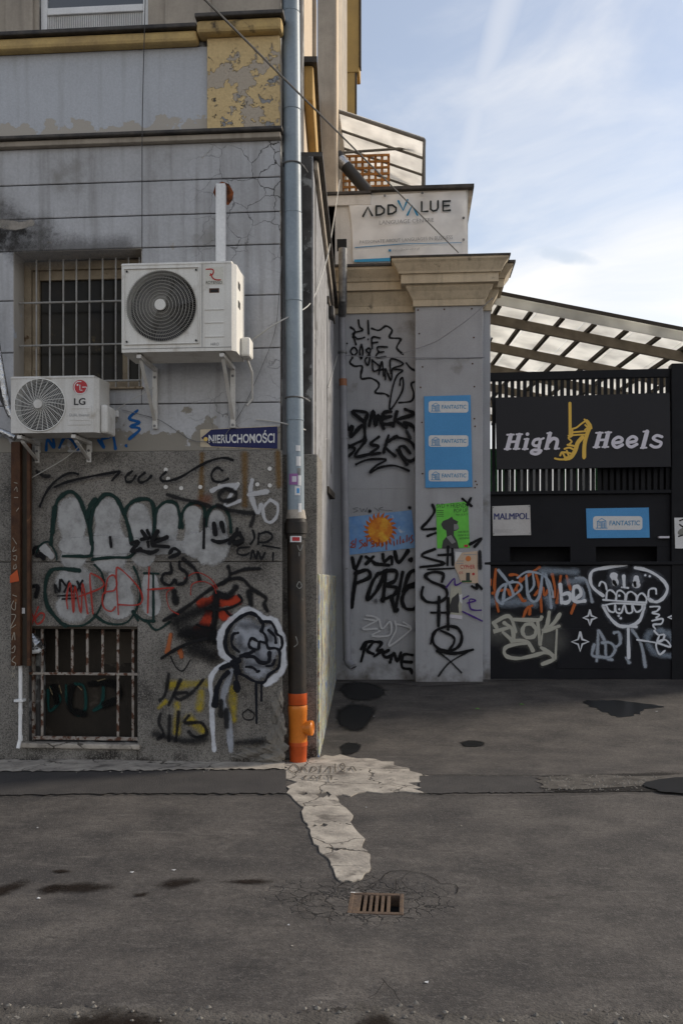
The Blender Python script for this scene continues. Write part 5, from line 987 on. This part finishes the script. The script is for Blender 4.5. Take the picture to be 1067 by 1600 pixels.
t(di, 15, [(172,266),(207,200),(238,260)], [(268,192),(268,258)], [(268,192),(300,192),(326,215),(322,240),(300,254),(268,258)], [(355,186),(355,250)], [(355,186),(385,184),(412,205),(410,230),(385,246),(355,250)], [(597,162),(597,232),(640,230)], [(662,158),(662,215),(680,228),(705,222),(715,205),(715,155)], [(752,157),(752,226),(802,222)], [(752,157),(802,155)], [(752,190),(795,188)], smooth=False)
t(bi, 15, [(428,155),(462,222),(494,148)], [(494,256),(528,188),(566,256)], smooth=False).build('lettering', bn)
text('LANGUAGE CENTRE', RB, [(592.5,344), (677.5,340), (677.5,345.5), (592.5,350.5)], M['grey_ink'], bn, BO); text('PASSIONATE ABOUT LANGUAGES IN BUSINESS', RB, [(562,375.5), (707,367), (707,373), (562,380)], M['grey_ink'], bn, BO)
text('biuro@add-value.pl', RB, [(613,388.5), (655,386), (655,390.5), (613,392.5)], M['grey_ink'], bn, BO); poly(RB, rect(607, 389, 611, 392.5), M['blue_ink'], bn, BO, 'small_square')
poly(RB, [(554.5,385.5), (630,379.8), (721,378), (721,379), (630,381), (554.5,386.8)], M['blue_ink'], bn, BO, 'rule'); poly(RB, [(553.5,405), (612,402), (640,401), (640,407), (612,407.5), (553.5,409)], plain('bright_blue_ink', (.03,.30,.55), .6), bn, BO, 'stripe')
for x, y in ((601,305), (659.5,301), (724,340), (724,374)): MB().disc(RB.at(x, y, .066), .02, RB.d, UP, 10, .006).build('eyelet', M['zinc'], bn)
# trellis, flue, awning on the roof
TR = Plane(0, 15.5); tr = thing('trellis', 'orange stained wooden trellis on the rooftop', 'trellis', TR.at(568, 300))
zb_, zt2_ = TR.z(302, 568), TR.z(244, 568); ua, ub = TR.u(526, 270), TR.u(607, 270)
for i in range(9): u = ua+(ub-ua)*i/8; MB().box(TR, u-.022, u+.022, zb_, zt2_, 0, .02).build('slat', M['trellis'], tr)
for i in range(7): z = zb_+(zt2_-zb_)*i/6; MB().box(TR, ua, ub+.02, z-.02, z+.02, .0205, .04).build('slat', M['trellis'], tr)
fl = thing('flue_pipe', 'thick black flexible flue with taped end on the rooftop', 'pipe', RB.at(575, 300, .4)); FP_ = Plane(0, 14.6)
MB().tube([FP_.at(538, 256), FP_.at(548, 268), FP_.at(560, 282), FP_.at(578, 302)], .095, 14).build('hose', M['cable'], fl, smooth=True); MB().tube([FP_.at(528, 245), FP_.at(540, 259)], .10, 14).build('taped_end', M['foil'], fl, smooth=True); MB().tube([FP_.at(526, 242), FP_.at(531, 248)], .105, 14).build('mouth', M['cable'], fl, smooth=True)
aw = thing('awning', 'translucent white awning on a steel frame above the rooftop', 'awning', RB.at(600, 290, -1))
YA, YB = 14.6, 16.5; PA = Plane(0, YA); l0, l1 = PA.at(523, 167), PA.at(663, 214)
dv = Vector((0, YB-YA, 0)); nn_ = (l1-l0).cross(dv).normalized()
MB().prism([l0, l1, l1+dv, l0+dv], nn_, .012).build('sheet', M['awning'], aw)
for k in range(4):
    o_ = dv*(k/3)-Vector((0,0,.045)); MB().tube([l0+o_, l1+o_], .022 if k else .03, 6).build('rib', M['steel'], aw)
MB().tube([l1-Vector((0,0,.05)), l1+dv-Vector((0,0,.05))], .025, 6).build('edge_bar', M['steel'], aw); MB().tube([l1-Vector((0,0,.03)), Vector((l1.x, l1.y, zt_b))], .022, 6).build('post', M['steel'], aw)
MB().tube([l1+dv-Vector((0,0,.03)), Vector((l1.x, l1.y+dv.y, zt_b))], .022, 6).build('post', M['steel'], aw)
PBm = Plane(0, 15.2); MB().tube([PBm.at(533, 238), PBm.at(659, 229)], .022, 6).build('tie_bar', M['steel'], aw)
hd = [Plane(0, YB+.05).at(*p) for p in ((526,205), (655,245), (652,292), (526,300))]; MB().prism(hd, Vector((0,-1,0)), .01).build('rear_sheet', M['awning'], aw)

# ------------------------------------------------------------------ black fence, counter wall
FN = thing('black_fence', 'black timber slat fence with base wall and serving slots', 'fence', FE.at(900, 1060))
f0, f1, f2 = FE.u(757), FE.u(1048, 660), FE.u(1300)
zl1 = FE.z(881, 900); zl2 = FE.z(772, 900); zft = FE.z(578, 900); tilt = .0
cw = MB().box(FE, f0, f2, -.1, zl1-.02, -.3, 0).build('base_wall', M['black'], FN, bevel=.01)
hat = MB().box(FE, FE.u(870, 1015), FE.u(976, 1015), FE.z(1045, 920), FE.z(982, 920), .001, .012).build('hatch', M['black'], FN, bevel=.004)
MB().box(FE, f0-.02, f2, zl1-.018, zl1+.03, -.32, .06).build('counter_ledge', M['black_wood'], FN, bevel=.008)
# panel above the counter with two slots
sa0, sa1, sb0, sb1 = FE.u(797, 866), FE.u(892, 866), FE.u(932, 866), FE.u(1028, 866); zs0, zs1 = zl1+.031, FE.z(854, 900)
for a, b, c_, d_ in ((f0, f2, zs1, zl2), (f0, sa0, zs0, zs1), (sa1, sb0, zs0, zs1), (sb1, f2, zs0, zs1)): MB().box(FE, a, b, c_, d_-.001, -.12, -.05).build('counter_panel', M['black'], FN)
MB().box(FE, f0, f2, zs0, zs1+.2, -.6, -.55).build('slot_back', M['black'], FN); MB().box(FE, f0, f2, zl1-.02, zs0-.002, -.55, -.33).build('slot_shelf', M['black'], FN)
MB().box(FE, f0-.02, f2, zl2, zl2+.05, -.13, .02).build('rail', M['black_wood'], FN, bevel=.006); MB().box(FE, f0, f1, zft-.12, zft, -.10, -.03).build('rail', M['black_wood'], FN, bevel=.006)
x = 762.0; 
while x < 1046:
    u = FE.u(x, 660); MB().box(FE, u-.026, u+.026, zl2+.051, zft-.121, -.085, -.05).build('slat', M['black_wood'], FN); x += 9.75
MB().box(FE, FE.u(940, 660), f1, zl2+.051, FE.z(735, 1000)+.3, -.30, -.26).build('rear_board', M['black_wood'], FN)
MB().box(FE, f1+.002, f2, -.1, FE.z(568, 1055), -.16, .03).build('post', M['black_wood'], FN, bevel=.01)
MB().box(FE, FE.u(752, 700)+.01, FE.u(760, 700), zl2+.051, zft, -.12, -.02).build('post', M['black_wood'], FN)
hl = MB(); lit = MB().box(FE, FE.u(1029, 840), FE.u(1045, 840), FE.z(841, 1037), FE.z(838, 1037), -.049, .03).build('bracket', M['lilac'], FN)
# things behind the slats
bs = thing('striped_screen', 'white and green upright strips standing behind the slat fence', 'screen', FE.at(850, 770, -1.2))
rnd = random.Random(5)
for i in range(34):
    x = 752+i*6.6
    if x > 935: break
    u = FE.u(x, 750, -1.2); c_ = M['pvc'] if rnd.random() < .7 else plain('green_strip', (.06,.25,.08), .5); MB().box(FE, u, u+.055, 1.2, FE.z(700, 850, -1.2), -1.22, -1.2).build('strip', c_, bs)
# High heels sign
hs = thing('club_sign', 'charcoal box sign with gold stiletto and pale italic lettering on the fence', 'sign', FE.at(910, 732, .05)); SO = .10
HS = Plane(FE.o.x, FE.o.y, -0.062); 
poly(HS, [(774,621), (1046,613.5), (1048,729), (776,733)], M['signblack'], hs, SO, 'box', .09)
H6 = (760, 600, 3.4756); t = Tag(HS, SO+.002, H6); lv_ = spray((.64,.62,.68), .04)
def glyph(w_, *st): t(lv_, w_, *st, smooth=False)
# H i g h
for ox, oy in ((0, 0), (483, -10)):
    t(lv_, 24, [(132+ox,278+oy),(113+ox,350+oy)], [(178+ox,276+oy),(160+ox,348+oy)], smooth=False); t(lv_, 14, [(122+ox,314+oy),(170+ox,312+oy)], smooth=False); t(lv_, 10, [(112+ox,275+oy),(148+ox,274+oy)], [(98+ox,353+oy),(130+ox,352+oy)], [(162+ox,273+oy),(194+ox,272+oy)], [(146+ox,352+oy),(178+ox,351+oy)], smooth=False)
t(lv_, 22, [(220,302),(208,350)], [(345,268),(325,348)])(lv_, 20, [(222,272)])(lv_, 10, [(206,299),(228,298)], [(196,353),(224,352)], [(330,267),(352,266)], [(316,352),(340,351)], [(370,351),(394,350)], smooth=False)
t(lv_, 17, [(285,298),(262,304),(252,325),(268,336),(288,326),(292,302),(284,352),(292,368),(268,380),(242,372),(258,358),(296,362)])(lv_, 12, [(296,300),(310,294)])
t(lv_, 20, [(338,316),(360,296),(380,300),(384,315),(376,348)])
for ox, oy in ((0, 0), (78, -3)): t(lv_, 18, [(690+ox,320+oy),(728+ox,314+oy),(736+ox,298+oy),(715+ox,288+oy),(690+ox,305+oy),(688+ox,330+oy),(708+ox,344+oy),(738+ox,330+oy)])
t(lv_, 24, [(872,258),(850,342)])(lv_, 10, [(852,258),(878,256)], [(838,347),(868,345)], smooth=False)
t(lv_, 17, [(952,286),(925,279),(905,294),(925,308),(948,318),(938,338),(912,342),(892,332)]); t.build('lettering', hs)
t = Tag(HS, SO+.002, H6); go = spray((.72,.47,.10), .04)
t(go, 17, [(453,104),(454,270)], smooth=False)(go, 22, [(548,205),(560,232),(545,275),(532,330),(530,395)])(go, 14, [(530,310),(529,402)], smooth=False)(go, 10, [(545,195),(515,215),(490,235),(466,243)], [(532,192),(562,215),(570,240)], [(552,255),(510,258),(464,262)], [(545,275),(500,275),(445,280)], [(466,243),(464,280),(445,292),(462,312),(447,328)], [(536,222),(548,236),(535,248)])
t(go, 24, [(520,290),(495,320),(482,360),(460,395),(430,405)])(go, 11, [(372,404),(400,409),(450,408)], [(440,330),(470,335),(482,340)], [(424,352),(450,345),(480,360)], [(415,370),(440,372),(465,380)], [(400,388),(410,370),(425,395)], [(436,362),(446,390)])
t.build('stiletto_emblem', hs)
# boards on the counter panel
mp_ = thing('name_board', 'white board with navy capitals on the black counter panel', 'sign', FE.at(799, 837)); poly(FE, [(769,791), (828,789), (829.5,836), (770,837)], mat('faded_white_board', (.55,.54,.53), (.50,.48,.47), .6, 6, [((.55,.38,.35), 5, .62, .1)], 0), mp_, -.03, 'plate', .012)
nvy = plain('navy_ink', (.015,.022,.13), .5)
for q, d in enumerate((0, .45, .9)): text('MALMPOL', FE, rect(771.5+d, 802, 826+d, 812, -.7), nvy, mp_, -.028+.0008*q)
for y in (827, 830): text('biuro rachunkowe ul. ', FE, rect(772, y, 806 - (y-827)*2, y+1.8), M['grey_ink'], mp_, -.028, 'small_print')
for x, y in ((770.5,793), (826.5,791), (771.5,834), (827.5,833)): MB().disc(FE.at(x, y, -.026), .008, FE.d, UP, 8, .004).build('screw', M['zinc'], mp_)
fb = thing('company_board', 'wide blue board with one white name panel on the counter panel', 'sign', FE.at(965, 840)); poly(FE, [(915.5,794.5), (1013.5,793), (1015,840), (917,841)], M['blue'], fb, -.03, 'plate', .015); fantastic(FE, 926.5, 806.5, 1003.5, 828, fb, -.028)
ns = thing('notice_sheet', 'white notice sheet with dark stickers at the right picture edge', 'notice', FE.at(1062, 857)); poly(FE, [(1053.5,809), (1120,808), (1120,857), (1055,857)], M['white'], ns, .045, 'sheet', .012)
t = Tag(FE, .047, (740,740,3.263)); t(spray(K, .15), 8, [(1050,240),(1075,235),(1070,270),(1050,260)], [(1045,320),(1080,310)])(spray((.2,.2,.18), .3), 34, [(1055,300),(1075,290)]).build('print', ns)
# graffiti on the black wall
G4, G5 = (750,870,6.669), (900,870,6.389); OR = spray((.48,.13,.04), .4, .9); BW = spray((.42,.48,.56), .45, .75); BH = spray((.34,.40,.48), .95, .5); WB = spray((.68,.70,.74), .2, .95); CRM = spray((.44,.43,.37), .2, .95); OFF = .014; HALO[WB] = spray((.40,.44,.52), 1.0, .28); HALO[CRM] = spray((.30,.30,.27), 1.0, .30)
t = Tag(FE, OFF, G4)
t(BH, 150, [(110,460),(230,480),(400,470),(560,490)], [(700,430),(740,500)])(OR, 36, [(165,130),(150,330),(190,570)], [(310,190),(380,190),(420,240),(380,330),(440,450),(470,460)], [(130,380),(280,340),(320,400),(420,260),(560,150),(620,110)], [(580,180),(620,330),(640,570)], [(570,400),(650,320),(670,400),(720,330)], [(750,180),(780,330),(770,420)], [(840,200),(800,480)], [(900,200),(940,340)], [(990,480),(950,590)], [(50,260),(100,300),(105,240)], [(540,510),(490,540),(450,630)], [(520,540),(515,600)])
t(BW, 40, [(190,140),(300,280),(350,400)], [(340,260),(220,310),(170,430),(230,490),(250,380),(270,290)], [(480,200),(500,400),(560,470),(620,400),(650,170)], [(680,180),(720,350),(740,530)])(BW, 30, [(300,270),(400,270),(430,330),(340,410),(230,470)], [(390,220),(480,160),(600,170),(700,230),(750,350),(760,420)], [(550,180),(560,300),(500,380)])(BH, 120, [(640,150),(800,150),(1000,160)], [(920,260),(1067,250)])
t(WB, 42, [(835,290),(850,480)], [(850,400),(920,380),(940,440),(900,480),(850,470)], [(990,440),(1050,390),(1030,320),(980,320),(970,420),(1000,470),(1090,460)]).build('graffiti', cw, 'orange and pale blue spray letters on the black wall')
t = Tag(FE, OFF+.02, G4); t(spray((.30,.30,.27), 1.0, .3), 420, [(160,760),(500,800),(760,880)])
t(CRM, 42, [(140,690),(300,620),(370,780)], [(140,690),(180,760),(140,780),(300,740)], [(250,690),(330,750),(350,850)], [(240,790),(330,870)], [(350,655),(600,660),(640,630)], [(540,700),(470,710),(440,780),(480,840),(560,830),(580,760),(540,700)], [(600,680),(625,910)], [(720,580),(700,700),(660,780)], [(830,600),(760,700),(650,780),(820,725)], [(330,880),(480,880),(550,980)], [(480,900),(300,930),(250,980),(280,1040),(400,1060),(560,1030),(690,1000),(780,1050)], [(640,950),(720,1000),(780,1060),(650,1120)])(CRM, 22, [(650,790),(630,920)], [(800,760),(785,1060)])
t.build('graffiti', cw, 'cream spray tag with an arrow tail on the black wall')
t = Tag(FE, OFF, G5); BS = spray((.40,.44,.50), .8, .8)
t(BS, 50, [(560,730),(650,880),(690,1100)], [(220,740),(215,920),(205,1040)], [(230,740),(290,860),(300,1000),(360,1030)], [(260,860),(340,860),(390,920),(340,1000),(230,1000),(160,980),(180,880)], [(380,760),(430,760),(440,860),(400,900)], [(500,1010),(530,1060)], [(0,215),(100,240),(160,450)], [(-20,300),(60,320),(70,420),(0,450)])(BH, 110, [(850,740),(740,760),(710,830),(760,930),(850,980),(1100,1000)], [(850,740),(960,790),(970,850),(1100,900)])
t(WB, 34, [(500,80),(300,110),(170,140),(140,220),(170,310),(270,390)], [(590,110),(720,140),(850,220),(910,310),(880,400),(810,450),(740,440)], [(270,490),(330,600),(430,690),(540,690),(630,640),(670,540),(680,480)], [(430,690),(600,700)], [(520,720),(525,1010)], [(720,420),(760,440)])
t(WB, 20, [(300,430),(310,350),(350,335),(395,380),(395,430)], [(400,430),(410,350),(450,340),(490,380),(490,430)], [(500,430),(510,370),(550,350),(600,390),(600,440)], [(605,440),(620,390),(660,365),(700,410),(700,450)], [(270,430),(400,440),(700,460)], [(270,490),(400,465),(690,480)], [(300,480),(330,540),(380,550),(390,480),(400,550),(450,560),(480,480),(510,560),(560,550),(560,480),(600,550),(650,530),(660,490)], [(230,290),(250,250),(290,270),(305,330)], [(720,400),(730,330),(790,320),(800,370)], [(740,500),(830,500),(810,540),(760,560),(830,580),(800,610)], [(760,640),(860,620),(850,670),(770,680),(790,720)], [(780,740),(820,780),(880,780),(860,840),(810,850),(830,790)], [(610,830),(800,860),(940,900),(890,830),(800,870),(830,975),(885,940)], [(455,305),(520,312)])
t(WB, 78, [(375,190),(392,260)], [(600,220),(600,280)])(WB, 34, [(475,190),(480,300)])(k1, 34, [(375,245),(395,280)], [(585,260),(590,290)])(WB, 26, [(1025,190),(1067,280)], [(1020,340),(1040,420),(990,455)], [(1040,420),(1067,450)], [(1025,765),(1080,765)], [(425,590)], [(445,615)], [(690,185)], [(735,195)], [(430,390)], [(430,525)])
for cx_, cy_, s in ((137,610,75), (40,850,95), (985,605,75)): t(WB, 22, [(cx_+a*s, cy_+b*s) for a, b in ((0,-1), (.22,-.25), (.9,0), (.22,.25), (0,1), (-.22,.25), (-.9,0), (-.22,-.25), (0,-1))], smooth=False)
t.build('graffiti', cw, 'white grinning head with stars sprayed on the black wall')

# ------------------------------------------------------------------ pergola roof behind the fence
pg = thing('pergola', 'timber pergola with milky sheet roof behind the black fence', 'pergola', FE.at(900, 1050, -2))
PE = Plane(0, 13.3); e0, e1 = PE.at(772, 457), PE.at(1067, 515); sl_ = (e1-e0)/(e1.x-e0.x); XL, XR = e0.x, e0.x+6.5
back = Vector((-.085, 1, 0)); D_t = 9.0
def rp_(x, d, dz=0): return e0+sl_*(x-e0.x)+back*d+Vector((0, 0, dz))
nsh = 9
for i in range(nsh):
    a, b = XL+(XR-XL)*i/nsh, XL+(XR-XL)*(i+1)/nsh-.012
    MB().prism([rp_(a, -.0), rp_(b, 0), rp_(b, D_t), rp_(a, D_t)], Vector((0,0,1)), .010).build('roof_sheet', M['sheet'], pg)
def beam(p, q, w_, h_, m, name, up=Vector((0,0,1))):
    d = (q-p).normalized(); s = d.cross(up).normalized()*w_/2; h = up*h_
    return MB().hexa([p-s-h, q-s-h, q-s, p-s, p+s-h, q+s-h, q+s, p+s]).build(name, m, pg)
beam(rp_(XL, -.02, .03), rp_(XR, -.02, .03), .03, .05, M['dark_timber'], 'edge_strip')
for d in (.75, 2.2, 3.6, 5.0, 6.4, 7.8): beam(rp_(XL-.4, d, -.075), rp_(XR, d, -.075), .06, .15, M['timber'], 'rafter')
x = XL+.15
while x < XR: beam(rp_(x, .35, -.012), rp_(x, D_t, -.012), .05, .06, M['dark_timber'], 'purlin'); x += .47
for d in (.02, ): MB().hexa([rp_(XL, d, -.16)+Vector((0,.02,0)), rp_(XR, d, -.16)+Vector((0,.02,0)), rp_(XR, d, -.012)+Vector((0,.02,0)), rp_(XL, d, -.012)+Vector((0,.02,0)), rp_(XL, d, -.16), rp_(XR, d, -.16), rp_(XR, d, -.012), rp_(XL, d, -.012)]).build('front_sheet', M['sheet'], pg)
for x in (XL+.2, XL+3.4): beam(rp_(x, 5.0, -.2), Vector((rp_(x, 5.0).x, rp_(x, 5.0).y, .1)), .12, .12, M['timber'], 'post', Vector((1,0,0)))
cc = thing('security_camera', 'small white security camera beside the pier under the pergola', 'camera', PE.at(764, 530)); MB().tube([PE.at(756, 527), PE.at(766, 531)], .05, 12).build('housing', M['ac2'], cc, smooth=True); MB().tube([PE.at(766, 531), PE.at(768, 532)], .045, 12).build('lens', M['cable'], cc); MB().tube([PE.at(757, 528), PE.at(755, 520)], .02, 8).build('mount', M['ac2'], cc)
# building far behind the pergola closing the view between slats
rw = thing('rear_wall', 'pale timber clad wall far behind the slat fence', 'wall', (5, 24, 0)); PR = Plane(0, 24)
for i in range(14): MB().box(PR, 1.0, 14, .3+i*.25, .3+i*.25+.225, -.1, .0+.01*(i % 2)).build('plank', M['timber'], rw)

# ------------------------------------------------------------------ cables
def cable(pts, r, m, label, k=10):
    P = []
    for a, b in zip(pts, pts[1:]):
        for i in range(k): P.append(a+(b-a)*(i/k))
    P.append(pts[-1])
    for _ in range(6): P = [P[0]]+[(P[i-1]+P[i]*2+P[i+1])/4 for i in range(1, len(P)-1)]+[P[-1]]
    return tag(MB().tube(P, r, 6).build('cable', m, smooth=True), label, 'cable')
pt = lambda px, py, y: Plane(0, y).at(px, py)
cable([pt(300, -22, 5.2), pt(716, 394, 12.4)], .0075, M['cable'], 'dark overhead cable crossing from top left down to the rooftop banner')
cable([pt(228, -40, 7.85), pt(222, 190, 7.85), pt(222, 392, 7.9)], .004, M['cable'], 'thin black wire hanging down the upper wall above the barred window')
cable([pt(375, 545, 7.9), pt(430, 505, 7.9), pt(487, 477, 8.2), pt(513, 400, 10), pt(531, 280, 13.6)], .006, M['white_cable'], 'white wire rising from the large air conditioner past the downpipe')
cable([pt(400, 655, 7.96), pt(440, 660, 7.95), pt(480, 672, 8.2), pt(505, 690, 10.5), pt(510, 685, 11.1)], .006, M['white_cable'], 'pale wire looping round the downpipe near the arrow sign')
cable([pt(190, 640, 7.96), pt(250, 655, 7.96), pt(300, 690, 7.96), pt(345, 690, 7.96), pt(380, 640, 7.96), pt(432, 520, 7.96), pt(440, 400, 7.96)], .003, M['zinc'], 'thin grey wire sagging below the large brackets')
cable([pt(40, 752, 7.9), pt(110, 712, 7.9), pt(180, 640, 7.9), pt(240, 605, 7.9)], .004, M['white_cable'], 'thin pale wire slanting below the small air conditioner')
cable([pt(540, 555, 12.8), pt(600, 558, 12.78), pt(700, 559, 12.75), pt(757, 558, 12.8)], .006, M['grey_pipe'], 'thin grey wire stretched level across the pier')
cable([pt(628, 552, 12.75), pt(680, 535, 12.7), pt(730, 500, 12.6), pt(770, 465, 12.6)], .006, M['grey_pipe'], 'thin grey wire curving up the pier to the pergola')
cable([pt(488, 556, 8.6), pt(500, 610, 9.6), pt(506, 690, 10.8)], .006, M['cable'], 'black wire on the side wall')
cable([pt(513, 605, 11.1), pt(527, 556, 12.8)], .006, M['white_cable'], 'short pale wire between hanging board and rain pipe')
jb = thing('junction_box', 'small white junction box beside the small air conditioner', 'box', FW.at(175, 648, .02)); MB().pbox(FW, 168, 641, 184, 651, .012, .05).build('box', M['pvc'], jb, bevel=.004); MB().pbox(FW, 174, 644, 180, 648, .05, .054).build('cover', M['ac2'], jb)
